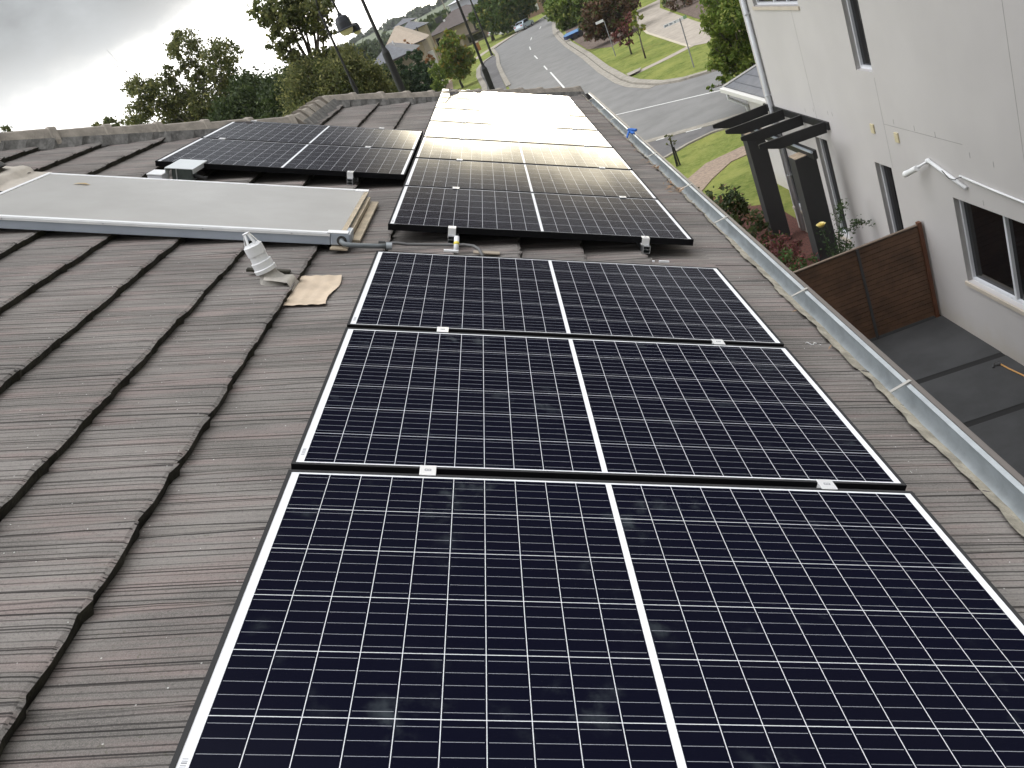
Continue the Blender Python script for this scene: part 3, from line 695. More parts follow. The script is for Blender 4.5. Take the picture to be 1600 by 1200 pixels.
# white string on tiles
o = rthing('white_string', 'thin white loose string lying on tiles right of the panels', 'string', 1.93, 1.29, ZR+0.004)
rng = random.Random(2); pts = [(-0.06+i*0.01, 0.012*math.sin(i*1.9)+rng.uniform(-.004,.004), 0.0) for i in range(13)]
mb = MB(); mb.tube(pts, 0.0011, 5); mb.build('string', M_white, o)

# ------------------------------------------------------------------ vent pipe with flashing
o = rthing('vent_flashing', 'beige crinkled metal flashing sheet spread below the white vent pipe', 'flashing', -0.32, 1.73, ZR)
mb = MB(); nx, ny = 22, 22; rng = random.Random(6); vs = []
for j in range(ny):                                  # main sheet on the lower course
    for i in range(nx):
        a = i/(nx-1); b_ = j/(ny-1)
        uu = -0.022 + a*(0.185 + 0.012*b_ - 0.010*math.sin(b_*7)); vv = -0.205 + 0.415*b_ - 0.012*a*(1-b_)
        z_ = -0.030 + 0.004 + (uu+0.02)*0.085 + 0.0035 + 0.0022*math.sin(b_*13+a*3) + 0.0015*math.sin(a*21) + (0.006*(1-b_)*a*a if b_ < 0.3 else 0)
        vs.append((uu, vv, z_))
mb.add(vs, [(j*nx+i, j*nx+i+1, (j+1)*nx+i+1, (j+1)*nx+i) for j in range(ny-1) for i in range(nx-1)]); mb.build('sheet', M_lead, o, smooth=True)
mb = MB(); vs = []; nx, ny = 12, 8
for j in range(ny):                                  # narrow tongue running up to the pipe
    for i in range(nx):
        a = i/(nx-1); b_ = j/(ny-1); uu = -0.15 + a*0.135; hw_ = 0.045 + 0.030*a*a
        vv = 0.045 + (b_-0.5)*2*hw_; z_ = 0.018 + 0.012*math.cos((b_-0.5)*3.0)*(1-a) - 0.036*max(0, (a-0.82)/0.18)
        vs.append((uu, vv, z_))
mb.add(vs, [(j*nx+i, j*nx+i+1, (j+1)*nx+i+1, (j+1)*nx+i) for j in range(ny-1) for i in range(nx-1)]); mb.build('tongue', pmat('grey_lead', (0.50,0.47,0.42), 0.6, 0.1, var=0.3, vscale=14), o, smooth=True)
o = thing('vent_pipe', 'white plastic vent pipe with slotted cowl standing on the tiles', 'vent pipe', rw(-0.445, 1.80, ZR-0.01))
o.scale = (0.86, 0.86, 1.0)
def lathe(mb, prof, n=24, mi=0, cx=0, cy=0):
    vs = []; 
    for (r_, z_) in prof: vs += [(cx+r_*math.cos(2*math.pi*k/n), cy+r_*math.sin(2*math.pi*k/n), z_) for k in range(n)]
    fs = [(i*n+k, i*n+(k+1) % n, (i+1)*n+(k+1) % n, (i+1)*n+k) for i in range(len(prof)-1) for k in range(n)]
    mb.add(vs, fs, mi)
mb = MB(); lathe(mb, [(0.095,-0.02),(0.075,0.005),(0.052,0.035),(0.046,0.06)]); mb.build('collar', pmat('dirty_collar', (0.42,0.40,0.36), 0.8, var=0.4, vscale=18), o, smooth=True)
mb = MB(); lathe(mb, [(0.0,0.058),(0.058,0.058),(0.060,0.075),(0.055,0.078),(0.055,0.108),(0.048,0.110),(0.046,0.14),(0.050,0.142),(0.050,0.185),(0.044,0.188),(0.044,0.150)], 28); mb.build('pipe', M_white, o, bevel=0)
mb = MB(); lathe(mb, [(0.044,0.1885),(0.041,0.192),(0.0,0.192)], 20); 
for k in range(6):
    a = k*math.pi/3+0.3
    mb.bar((0.038*math.cos(a), 0.038*math.sin(a), 0.190), (0.016*math.cos(a), 0.016*math.sin(a), 0.242), 0.012, 0.004)
lathe(mb, [(0.018,0.238),(0.020,0.246),(0.0,0.249)], 16)
mb.build('cowl', M_white, o)
# dark block added for the shadow pocket of the cut-out around the vent
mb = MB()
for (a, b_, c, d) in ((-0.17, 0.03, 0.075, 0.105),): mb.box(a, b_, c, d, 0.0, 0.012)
o2 = rthing('cutout_shade', 'dark rough block standing in for the shaded cut-out behind the vent pipe', 'shade_block', -0.42, 1.83, ZR-0.002); mb.build('shade_block', M_edge, o2)
# flashing on the far left
o = rthing('left_flashing', 'bright crinkled flashing sheet beyond the collector on the far left', 'flashing', -2.5, 3.62, ZR)
mb = MB(); nx, ny = 22, 20; vs = []
for j in range(ny):
    for i in range(nx):
        a = i/(nx-1); b_ = j/(ny-1); uu = -0.35 + 0.56*a - 0.06*b_*a; vv = -0.30 + 0.58*b_ - 0.05*a
        z_ = 0.012 + 0.016*math.exp(-((a-0.62)/0.10)**2) + 0.006*math.sin(b_*8+a*5) - (0.022 if uu > 0.03 else 0)
        vs.append((uu, vv, z_))
mb.add(vs, [(j*nx+i, j*nx+i+1, (j+1)*nx+i+1, (j+1)*nx+i) for j in range(ny-1) for i in range(nx-1)]); mb.build('sheet', pmat('bright_flashing', (0.66,0.60,0.52), 0.4, 0.25, var=0.2, vscale=8, bump=0.4, bscale=15), o, smooth=True)
o = thing('flue_collar', 'dark flue collar at the left edge on its flashing', 'flue', rw(-2.72, 3.62, ZR))
mb = MB(); lathe(mb, [(0.19,-0.02),(0.15,0.05),(0.10,0.08),(0.10,0.16),(0.0,0.16)]); mb.build('collar', M_rubber, o, smooth=False)
# electrical boxes
o = rthing('isolator_box', 'grey weathered isolator box under a sloping white metal hood', 'isolator box', -1.445, 3.73, ZR)
mb = MB(); mb.box(-0.085, 0.045, 0.02, 0.13, 0.0, 0.085); mb.build('enclosure', pmat('green_grey_box', (0.13,0.16,0.15), 0.6, var=0.3, vscale=15), o, bevel=0.005)
mb = MB(); mb.box(-0.11, 0.065, -0.02, 0.30, 0.087, 0.091); mb.box(0.0655, 0.069, -0.02, 0.30, 0.06, 0.091); mb.box(-0.114, -0.1105, -0.02, 0.30, 0.06, 0.091); mb.build('hood', pmat('hood_white', (0.62,0.65,0.66), 0.5), o)
mb = MB(); mb.tube([(0.045,0.06,0.03),(0.075,0.06,0.03),(0.10,0.075,0.015),(0.11,0.12,0.01)], 0.012, 10); mb.build('conduit', M_rubber, o, smooth=True)
mb = MB(); mb.box(-0.055,-0.05,0.012,0.019,0.0,0.08); mb.build('conduit_tie', M_white, o)
o = rthing('junction_box', 'small bright white junction box left of the isolator box', 'junction box', -1.60, 3.68, ZR)
mb = MB(); mb.box(-0.05, 0.045, -0.04, 0.10, 0.0, 0.05); mb.build('enclosure', pmat('box_white', (0.78,0.79,0.84), 0.4), o, bevel=0.006)
mb = MB(); mb.box(-0.053, 0.048, -0.043, 0.103, 0.0505, 0.062); mb.build('lid', M_white, o, bevel=0.004)

# ------------------------------------------------------------------ neighbour house
A = rad(-2.3)
nh = thing('neighbour_house', 'two storey pale grey rendered house on the right with white framed windows', 'house', (6.37, 11.56, GZ), (0, 0, -A))
def wall_mat():
    m = bpy.data.materials.new('grey_render'); m.use_nodes = True; m.node_tree.nodes.clear(); t = NT(m.node_tree)
    b = t.node('ShaderNodeBsdfPrincipled'); o = t.node('ShaderNodeOutputMaterial'); t.l.new(b.outputs[0], o.inputs[0])
    tcn = t.node('ShaderNodeTexCoord').outputs['Object']
    a = t.sm(t.noise(tcn, 0.55, 5, 0.6), 0.3, 0.7); st = t.sm(t.noise(t.scale(tcn, (1, 3.0, 0.35)), 1.2, 5, 0.6), 0.3, 0.75)
    base = t.mix(a, (0.505, 0.486, 0.478), (0.555, 0.535, 0.526))
    base = t.mix(t.m('MULTIPLY', st, 0.35), base, (0.53, 0.51, 0.505))
    zz = t.sep(tcn)[2]
    wb = t.m('SUBTRACT', 1.0, t.sm(t.m('ADD', zz, t.m('MULTIPLY', t.noise(tcn, 3.0, 4), 0.5)), 0.2, 0.75))
    base = t.mix(t.m('MULTIPLY', wb, 0.5), base, (0.47, 0.42, 0.34))
    t.put(b.inputs['Base Color'], base); b.inputs['Roughness'].default_value = 0.92; b.inputs['Specular IOR Level'].default_value = 0.2
    bn = t.node('ShaderNodeBump'); bn.inputs['Strength'].default_value = 0.35; bn.inputs['Distance'].default_value = 0.004
    t.put(bn.inputs['Height'], t.noise(tcn, 70.0, 4, 0.7)); t.l.new(bn.outputs[0], b.inputs['Normal'])
    return m
MW = wall_mat()
M_dglass = pmat('dark_window_glass', (0.006, 0.006, 0.007), 0.06, 0, 0.5)
M_wframe = pmat('white_window_frame', (0.70, 0.72, 0.76), 0.4)
M_sill = pmat('sill', (0.56, 0.50, 0.42), 0.9, var=0.1)
HOLES = [(-3.6,-1.08,1.07,2.50),(0.78,1.40,0.5,2.63),(3.38,3.98,0.55,2.73),(5.95,6.46,0.60,2.73),(0.73,1.34,4.29,6.3),(3.2,5.65,5.36,6.25)]
def facade(s0, s1, z0, z1, holes, dep=0.13):
    mb = MB(); ss = sorted({s0, s1} | {h[i] for h in holes for i in (0, 1)}); zs = sorted({z0, z1} | {h[i] for h in holes for i in (2, 3)})
    for a, b in zip(ss[:-1], ss[1:]):
        for c, d in zip(zs[:-1], zs[1:]):
            if any(h[0] <= (a+b)/2 <= h[1] and h[2] <= (c+d)/2 <= h[3] for h in holes): continue
            mb.quad((0,a,c),(0,a,d),(0,b,d),(0,b,c))
    for (a, b, c, d) in holes:
        mb.quad((0,a,c),(dep,a,c),(dep,a,d),(0,a,d)); mb.quad((0,b,d),(dep,b,d),(dep,b,c),(0,b,c)); mb.quad((0,a,d),(dep,a,d),(dep,b,d),(0,b,d)); mb.quad((0,b,c),(dep,b,c),(dep,a,c),(0,a,c))
    return mb
CN = 6.52
mb = facade(-14, CN, 0, 6.7, HOLES)
mb.quad((0,CN,0),(0,CN,6.7),(9,CN,6.7),(9,CN,0)); mb.quad((0.9,11.1,0),(0.9,11.1,2.83),(9,11.1,2.83),(9,11.1,0)); mb.quad((0.9,CN+.001,0),(0.9,CN+.001,2.9),(0.9,11.1,2.9),(0.9,11.1,0)); mb.quad((0,-14,0),(9,-14,0),(9,-14,6.7),(0,-14,6.7)); mb.quad((9,-14,0),(9,11.1,0),(9,11.1,6.7),(9,-14,6.7)); mb.quad((0,-14,6.7),(9,-14,6.7),(9,CN,6.7),(0,CN,6.7))
mb.build('wall', MW, nh)
for i, (a, b, c, d) in enumerate(HOLES):
    wn_ = MB(); x0, x1 = 0.075, 0.13; f = 0.045
    wn_.box(x0, x1, a, a+f, c, d); wn_.box(x0, x1, b-f, b, c, d); wn_.box(x0, x1, a+f, b-f, c, c+f); wn_.box(x0, x1, a+f, b-f, d-f, d)
    if i == 0: wn_.box(x0-0.004, x1-0.002, -2.235, -2.19, c+f, d-f)
    if i == 5: wn_.box(x0-0.004, x1-0.002, 4.6, 4.65, c+f, d-f); wn_.box(x0-0.004, x1-0.002, 3.9, 3.95, c+f, d-f)
    wo = wn_.build('window', M_wframe, nh)
    rvm = pmat('shaded_reveal_render', (0.42,0.41,0.40), 0.9); rv = MB(); rv.box(0.001, 0.074, b-0.006, b-0.001, c+0.001, d-0.001); rv.build('reveal', rvm, wo); rv = MB(); rv.box(0.001, 0.074, a+0.001, a+0.006, c+0.001, d-0.001); rv.build('reveal', rvm, wo)  # jambs darker than the wall render, some shade put into the colour
    g = MB(); g.box(0.118, 0.124, a+f, b-f, c+f, d-f)
    g.build('pane', M_dglass, wo)
    if i != 4:
        g = MB(); g.box(-0.03, x0-0.002, a-0.04, b+0.04, c-0.07, c-0.002); g.build('sill', M_sill, wo, bevel=0.004)
# eave roof of upper storey
mb = MB(); mb.add([(-0.5,-14.5,6.62),(-0.5,6.9,6.62),(4.5,2.0,8.6),(4.5,-9.5,8.6),(9.5,-14.5,6.62),(9.5,6.9,6.62)], [(0,1,2,3),(1,5,2),(4,0,3),(5,4,3,2),(0,4,5,1)]); mb.build('upper_roof', pmat('neighbour_tile', (0.10,0.10,0.105), 0.8, var=0.2), nh)
# lower storey roof
M_lroof = pmat('grey_metal_roof', (0.17, 0.175, 0.19), 0.55, 0.2, var=0.2, vscale=6)
mb = MB(); ea = 0.50; sl_ = 0.42
y0, y1, z0 = 6.53, 11.5, 2.92
H_ = lambda x_: z0 + (x_-ea)*sl_
mb.add([(ea,y0,z0),(ea,y1,z0),(3.1,y1-2.6,H_(3.1)),(3.1,y0,H_(3.1)),(5.7,y1,z0),(5.7,y0,z0)], [(0,1,2,3),(1,4,2),(4,5,3,2)])
for k in range(9):
    xx = ea + 0.28*k + 0.2; yy1 = y1 - (xx-ea)
    mb.box(xx, xx+0.012, y0+0.01, yy1, H_(xx)-0.01, H_(xx)+0.022)
mb.build('lower_roof', M_lroof, nh)
mb = MB(); mb.box(ea-0.13, ea, y0-0.02, y1+0.05, z0-0.13, z0-0.01); mb.build('lower_gutter', pmat('pale_gutter', (0.62,0.61,0.58), 0.5), nh, bevel=0.01)
mb = MB(); mb.bar((ea,y1+0.03,z0-0.06),(5.7,y1+0.03,z0-0.06),0.03,0.14); mb.bar((ea-0.02,y1,z0+0.02),(3.1,y1-2.6,H_(3.1)+0.03),0.10,0.04); mb.build('hip_trim', pmat('pale_trim', (0.55,0.54,0.52), 0.6), nh)
mb = MB(); mb.box(ea, 0.9, y0, y1, z0-0.10, z0-0.09); mb.build('soffit', MW, nh)
M_dp = pmat('downpipe_white', (0.52,0.54,0.57), 0.45)
mb = MB(); mb.tube([(-0.06,6.05,0.1),(-0.06,6.05,6.55)], 0.05, 12); mb.build('downpipe', M_dp, nh, smooth=True)
mb = MB(); mb.tube([(ea-0.05,11.2,z0-0.12),(ea-0.05,11.2,z0-0.3),(0.84,11.05,z0-0.65),(0.84,11.05,0.1)], 0.045, 10); mb.build('downpipe', M_dp, nh, smooth=True)
for z_ in (1.5, 3.4, 5.2):
    mb = MB(); mb.box(-0.115,-0.001,6.0,6.10,z_,z_+0.03); mb.build('pipe_strap', M_dp, nh)
# control joints, vents, scratches
Mj = pmat('render_joint', (0.24,0.235,0.23), 0.9)
mb = MB()
for (a, z0_, z1_) in ((0.72,2.64,4.2),(3.62,2.75,5.3),(-2.99,0.1,6.6)): mb.box(-0.0012,0.001,a,a+0.007,z0_,z1_)
mb.box(-0.0012,0.001,-1.6,0.71,3.415,3.421)
for k, (s_, z_) in enumerate(((4.15,3.22),(3.7,3.28),(2.8,3.3),(0.35,3.46),(-0.3,3.44),(-0.9,3.42),(-1.75,3.24),(-2.3,3.2),(-1.9,2.55),(3.0,3.3))): mb.box(-0.0014,0.001,s_,s_+0.01,z_,z_+0.085)
mb.build('control_joint', Mj, nh)
for (s_, z_) in ((1.10,3.20),(0.27,3.16)):
    mb = MB(); mb.box(-0.022,-0.001,s_,s_+0.125,z_,z_+0.165); v_ = mb.build('wall_vent', pmat('cream_vent', (0.62,0.55,0.36), 0.8, var=0.2, vscale=20), nh, bevel=0.003)
# camera and conduit
sc_ = thing('security_camera', 'white bullet security camera on a bracket high on the grey wall', 'camera', (6.37, 11.56, GZ), (0,0,-A))
mb = MB(); mb.tube([(-0.04,-0.58,3.0),(-0.10,-0.52,2.96),(-0.15,-0.42,2.91)], 0.02, 10); mb.tube([(-0.001,-0.58,3.0),(-0.05,-0.58,3.0)], 0.045, 14); mb.build('bracket', M_white, sc_, smooth=True)
mb = MB(); mb.tube([(-0.15,-0.46,2.92),(-0.2,-0.20,2.80)], 0.048, 16); mb.tube([(-0.198,-0.21,2.805),(-0.205,-0.16,2.785)], 0.054, 16); mb.build('body', M_white, sc_)
mb = MB(); mb.tube([(-0.2055,-0.159,2.7845),(-0.206,-0.158,2.784)], 0.035, 16); mb.build('lens', M_dglass, sc_)
cd = thing('cable_conduit', 'white cable conduit running down the grey wall from the camera', 'conduit', (6.37, 11.56, GZ), (0,0,-A))
mb = MB(); mb.tube([(-0.03,-0.60,3.02),(-0.03,-1.56,2.76)], 0.028, 10); mb.build('thick_conduit', M_white, cd, smooth=True)
mb = MB(); mb.tube([(-0.02,-1.42,2.92),(-0.02,-2.2,2.87),(-0.02,-4.0,2.78)], 0.016, 8); mb.build('thin_conduit', M_white, cd, smooth=True)
mb = MB(); mb.tube([(-0.05,-1.0,2.935),(-0.07,-1.2,2.86),(-0.05,-1.32,2.85),(-0.06,-1.42,2.90),(-0.03,-1.5,2.92)], 0.006, 6); mb.build('cable', M_rubber, cd, smooth=True)
# pergola
pg = thing('pergola', 'black painted timber pergola with four rafters fixed to the grey wall', 'pergola')
M_blk = pmat('black_paint', (0.014,0.014,0.015), 0.55, var=0.3, vscale=6); M_galvp = pmat('steel_channel', (0.45,0.50,0.56), 0.35, 0.7)
def wx(y_): return 6.37 + (y_-11.56)*math.tan(A)
for (y_, y2) in ((17.98,18.12),(16.93,17.16),(15.89,16.09),(14.72,14.98)):
    mb = MB(); xw = wx(y_)-0.045; x0 = xw-1.24; 
    hw = 0.026
    pts = [(x0,-3.82),(x0,-3.75),(x0+0.02,-3.735),(xw,-3.735),(xw,-3.955),(x0+0.36,-3.955)]
    vs = [(p[0], y_+(y2-y_)*(xw-p[0])/1.24-hw, p[1]) for p in pts] + [(p[0], y_+(y2-y_)*(xw-p[0])/1.24+hw, p[1]) for p in pts]
    mb.add(vs, [tuple(range(6)), tuple(range(11,5,-1))] + [(i, 6+i, 6+(i+1) % 6, (i+1) % 6) for i in range(6)]); mb.build('rafter', M_blk, pg)
mb = MB(); mb.bar((wx(14.6)-0.022,14.6,-3.82),(wx(18.2)-0.022,18.2,-3.82),0.04,0.15); mb.build('ledger', M_blk, pg)
mb = MB(); mb.bar((5.66,13.95,-4.05),(5.50,18.1,-4.05),0.075,0.17); mb.build('beam', M_blk, pg)
mb = MB(); mb.tube([(5.60,13.93,-3.975),(5.45,18.12,-3.975)], 0.026, 8); mb.build('steel_tube', M_galvp, pg)
M_dk = pmat('charcoal_column', (0.028,0.028,0.029), 0.75, var=0.25, vscale=2); M_top = pmat('raw_top', (0.42,0.33,0.24), 0.9, var=0.4, vscale=12)
for (y_, xo, lb) in ((17.5, 0, 'taller charcoal square column under the far end of the pergola'), (14.3, 0.03, 'charcoal square column under the near end of the pergola')):
    c_ = thing('pergola_column', lb, 'column', (5.34+xo, y_, GZ), group='charcoal columns of the pergola')
    top = 2.79; mb = MB(); mb.box(0,0.40,0,0.40,0,top); mb.build('shaft', M_dk, c_, bevel=0.006)
    mb = MB(); mb.box(0.012,0.388,0.012,0.388,top+0.001,top+0.012); mb.build('top_face', M_top, c_)
# fence
fn = thing('timber_fence', 'dark stained horizontal slat fence with grey post across the passage', 'fence')
M_merbau = pmat('stained_timber', (0.14,0.074,0.042), 0.6, var=0.5, vscale=4, bump=0.3, bscale=30); M_gap = pmat('gap_light_strip', (0.45,0.36,0.28), 0.8); M_gapd = pmat('gap_shade', (0.012,0.008,0.006), 0.9)
rng = random.Random(8)
for (xa, xb) in ((1.95, 5.22), (5.262, 6.27)):
    z_ = GZ+0.06; mb = MB(); k = 0
    while z_ + 0.088 < -5.13:
        mb.box(xa, xb, 11.60+rng.uniform(0,0.003), 11.622, z_+0.002, z_+0.082+rng.uniform(-.001,.001)); z_ += 0.0895
    mb.build('slat_panel', M_merbau, fn)
    mb = MB(); mb.box(xa, xb, 11.624, 11.628, GZ+0.06, -5.13); mb.build('shade_backing', M_gapd, fn)  # dark sheet added behind the slats to give shadow lines in the gaps
    mb = MB()
    for q in range(16):
        xx = rng.uniform(xa, xb-0.25); kz = rng.randrange(2, 19); mb.box(xx, min(xb-.02, xx+rng.uniform(.1,.6)), 11.6235, 11.6239, GZ+0.06+kz*0.0895-0.0045, GZ+0.06+kz*0.0895+0.0005)
    mb.build('light_streak', M_gap, fn)  # pale strips added in some gaps as streaks of light
mb = MB(); mb.box(1.95, 6.27, 11.585, 11.64, -5.125, -5.105); mb.build('top_rail', pmat('top_rail_timber', (0.16,0.12,0.09), 0.7), fn)
mb = MB(); mb.box(5.221, 5.261, 11.57, 11.63, GZ, -5.127); mb.build('post', pmat('charcoal_post', (0.05,0.05,0.052), 0.5), fn)
mb = MB(); mb.box(6.275, 6.335, 11.56, 11.66, GZ, -5.07); mb.build('post', pmat('red_brown_post', (0.13,0.048,0.022), 0.6, var=0.3, vscale=6), fn, bevel=0.003)
mb = MB(); mb.box(1.95, 6.27, 11.5985, 11.599, -6.3, -6.299)
# hose on slab
hs = thing('garden_hose', 'orange hose end on the dark paving beside the grey wall', 'hose', (0,0,0))
mb = MB(); mb.tube([(6.24,9.52,GZ+.05),(6.26,9.35,GZ+.045),(6.31,9.05,GZ+.045),(6.33,8.6,GZ+.045),(6.2,8.2,GZ+.045)], 0.012, 8); mb.build('tube', pmat('orange_hose', (0.55,0.30,0.10), 0.5), hs, smooth=True)
mb = MB(); mb.tube([(6.18,9.56,GZ+.045),(6.25,9.52,GZ+.05)], 0.03, 10); mb.tube([(6.12,9.5,GZ+.04),(6.2,9.62,GZ+.04),(6.27,9.6,GZ+.04)], 0.015, 8); mb.build('nozzle', M_rubber, hs)

# ------------------------------------------------------------------ foliage
def leaf_mat(name, c1, c2, c3=None, trans=0.3):
    m = bpy.data.materials.new(name); m.use_nodes = True; m.node_tree.nodes.clear(); t = NT(m.node_tree)
    o = t.node('ShaderNodeOutputMaterial')
    g = t.node('ShaderNodeNewGeometry'); rp = g.outputs['Random Per Island']
    tcn = t.node('ShaderNodeTexCoord').outputs['Object']
    f = t.sm(t.noise(tcn, 1.1, 5, 0.6), 0.38, 0.62)
    base = t.mix(t.m('ADD', t.m('MULTIPLY', f, 0.65), t.m('MULTIPLY', rp, 0.35)), c1, c2)
    if c3: base = t.mix(t.m('GREATER_THAN', rp, 0.86), base, c3)
    d = t.node('ShaderNodeBsdfPrincipled'); t.put(d.inputs['Base Color'], base); d.inputs['Roughness'].default_value = 0.6; d.inputs['Specular IOR Level'].default_value = 0.3
    tr = t.node('ShaderNodeBsdfTranslucent'); t.put(tr.inputs[0], base)
    mx = t.node('ShaderNodeMixShader'); mx.inputs[0].default_value = trans
    t.l.new(d.outputs[0], mx.inputs[1]); t.l.new(tr.outputs[0], mx.inputs[2]); t.l.new(mx.outputs[0], o.inputs[0])
    return m
LM = dict(
    gum=leaf_mat('gum_leaf', (0.07,0.09,0.03), (0.20,0.21,0.08), (0.30,0.29,0.11), 0.5),
    dark=leaf_mat('dark_leaf', (0.03,0.05,0.017), (0.075,0.105,0.035), (0.11,0.14,0.05), 0.35),
    green=leaf_mat('green_leaf', (0.045,0.085,0.02), (0.11,0.16,0.035), (0.22,0.22,0.05)),
    yellow=leaf_mat('yellow_green_leaf', (0.10,0.17,0.03), (0.27,0.30,0.05), (0.34,0.24,0.05)),
    red=leaf_mat('red_leaf', (0.07,0.05,0.025), (0.16,0.085,0.05), (0.10,0.13,0.035)),
    orange=leaf_mat('orange_leaf', (0.22,0.09,0.03), (0.32,0.16,0.06)),
    bright=leaf_mat('bright_leaf', (0.075,0.13,0.022), (0.22,0.29,0.055), (0.32,0.35,0.09), 0.4),
    conifer=leaf_mat('conifer_leaf', (0.018,0.045,0.018), (0.05,0.09,0.03)),
    pink=leaf_mat('pink_leaf', (0.08,0.03,0.03), (0.22,0.08,0.07), (0.06,0.10,0.02)),
    hedge=leaf_mat('hedge_leaf', (0.02,0.04,0.015), (0.07,0.09,0.025), (0.16,0.09,0.05)))
M_bark = pmat('bark', (0.12,0.10,0.08), 0.95, var=0.5, vscale=6, bump=0.8, bscale=12)
M_pale = pmat('pale_bark', (0.30,0.27,0.23), 0.9, var=0.4, vscale=6)
def leaves(name, blobs, dens, size, mat, parent, seed, aspect=1.7, clumpy=0.30, drop=0.0):
    rng = np.random.RandomState(seed); C = []; Sx = []
    for (x_, y_, z_, r_) in blobs:
        n = max(12, int(dens*r_*r_)); k = max(5, int(n/26))
        cd_ = rng.normal(size=(k,3)); cd_ /= np.linalg.norm(cd_, axis=1)[:,None]; cd_ *= (rng.uniform(0.25,1.0,size=(k,1))**0.5)*r_
        idx = rng.randint(0, k, n); p = cd_[idx] + rng.normal(size=(n,3))*r_*clumpy*0.5*(1.0+drop)
        p[:,2] *= 0.85; p += (x_, y_, z_); C.append(p)
    P_ = np.concatenate(C); n = len(P_)
    a = rng.normal(size=(n,3)); a /= np.linalg.norm(a, axis=1)[:,None]
    b = rng.normal(size=(n,3)); b -= a*(a*b).sum(1)[:,None]; b /= np.linalg.norm(b, axis=1)[:,None]
    s_ = size*rng.uniform(0.6, 1.3, size=(n,1)); a *= s_*0.5*aspect; b *= s_*0.5
    V = np.stack([P_-a, P_-b*0.9-a*0.1, P_+a, P_+b*0.9-a*0.1], 1).reshape(-1,3).astype(np.float32)
    me = bpy.data.meshes.new(name); me.vertices.add(4*n); me.vertices.foreach_set('co', V.ravel())
    me.loops.add(4*n); me.loops.foreach_set('vertex_index', np.arange(4*n, dtype=np.int32)); me.polygons.add(n)
    me.polygons.foreach_set('loop_start', np.arange(0, 4*n, 4, dtype=np.int32)); me.polygons.foreach_set('loop_total', np.full(n, 4, dtype=np.int32))
    me.update(calc_edges=True); me.materials.append(mat)
    o = bpy.data.objects.new(name, me); COL.objects.link(o)
    if parent: o.parent = parent
    return o
def tree(label, base, blobs, dens, size, mat, seed, tr=0.14, cat='tree', name='tree', bark=None, group=None, clumpy=0.30, aspect=1.7, twigs=2):
    root = thing(name, label, cat, base, group=group); bx, by, bz = base
    L = [(x_-bx, y_-by + random.Random(seed*31+i).uniform(-0.7, 0.7)*r_, z_-bz, r_) for i, (x_, y_, z_, r_) in enumerate(blobs)]
    top = max(l[2] for l in L); low = min(l[2]-l[3] for l in L); rng = random.Random(seed)
    mb = MB(); cx = sum(l[0] for l in L)/len(L); cy = sum(l[1] for l in L)/len(L)
    fork = max(0.25*top, low*0.9); fp = Vector((cx*0.35, cy*0.35, fork))
    mb.tube([(0,0,-0.1),(rng.uniform(-.08,.08),rng.uniform(-.08,.08),fork*0.5),fp], [tr*1.25,tr,tr*0.8], 8)
    for l in L:
        e = Vector(l[:3]); md = fp.lerp(e, 0.5)+Vector((rng.uniform(-.2,.2)*l[3],rng.uniform(-.2,.2)*l[3],0.1*l[3]))
        mb.tube([fp, md, e], [tr*0.6, tr*0.33, tr*0.12], 6)
        for q in range(twigs):
            d = Vector((rng.uniform(-1,1),rng.uniform(-1,1),rng.uniform(-.3,1))).normalized()*l[3]*0.8; s0 = md.lerp(e, rng.uniform(0.2,0.9))
            mb.tube([s0, s0+d*0.5+Vector((0,0,.05)), s0+d], [tr*0.18, tr*0.1, tr*0.04], 5)
    mb.build('trunk', bark or M_bark, root, smooth=True)
    leaves('crown', L, dens, size, mat, root, seed, clumpy=clumpy, aspect=aspect)
    return root
GL = 'trees beyond the roof ridge on the left'
euc = [(-12.5,40,3.89,0.82),(-11.1,40,2.87,0.95),(-15.24,40,3.06,0.75),(-14.5,40,2.45,1.0),(-14.02,40,1.6,1.1),(-12.51,40,1.62,1.36),(-15.98,40,2.2,0.7),(-12.74,40,2.94,0.6),(-13.62,40,3.2,0.45),(-12.9,40,0.6,1.2),(-11.5,40,0.6,1.2),(-14.6,40,0.9,0.9)]
tree('airy olive green gum tree, tallest one left of the ridge corner', (-13.2,40,GZ), euc, 2100, 0.10, LM['gum'], 11, 0.16, bark=M_pale, group=GL, twigs=5)
tree('small pale gum treetop peeping over the hip tiles on the left', (-24.4,55,GZ), [(-24.15,55,2.9,0.66),(-24.95,55,2.9,0.5),(-23.6,55,2.2,0.8)], 420, 0.19, LM['gum'], 12, 0.14, bark=M_pale, group=GL, twigs=4)
tree('tiny treetop at the left edge of the photo above the hip tiles', (-33.4,60,GZ), [(-33.34,60,5.2,0.54),(-34.2,60,4.8,0.8),(-32.8,60,4.4,0.7)], 420, 0.18, LM['gum'], 13, 0.14, group=GL)
tree('dense dark green tree just right of the airy gum tree', (-10.3,38,GZ), [(-10.16,38,0.88,1.15),(-10.41,38,1.45,0.71),(-10.71,38,0.0,1.16),(-9.7,38,-0.5,1.2),(-11.5,38.5,0.4,1.1)], 2200, 0.11, LM['dark'], 14, 0.16, group=GL)
tree('tall dark gum tree cut off by the top edge behind the lamp', (-6.6,34.5,GZ), [(-6.49,34,3.15,0.75),(-5.92,34,2.67,0.8),(-5.07,34,2.69,0.65),(-7.15,34,2.33,0.5),(-6.76,34,1.89,0.6),(-5.21,34,1.98,0.45),(-5.42,34,3.08,0.8),(-6.2,34,3.6,0.9),(-7.0,34,3.4,0.6),(-5.9,34,1.2,0.5)], 1500, 0.115, LM['gum'], 15, 0.2, group=GL, twigs=5, clumpy=0.34)
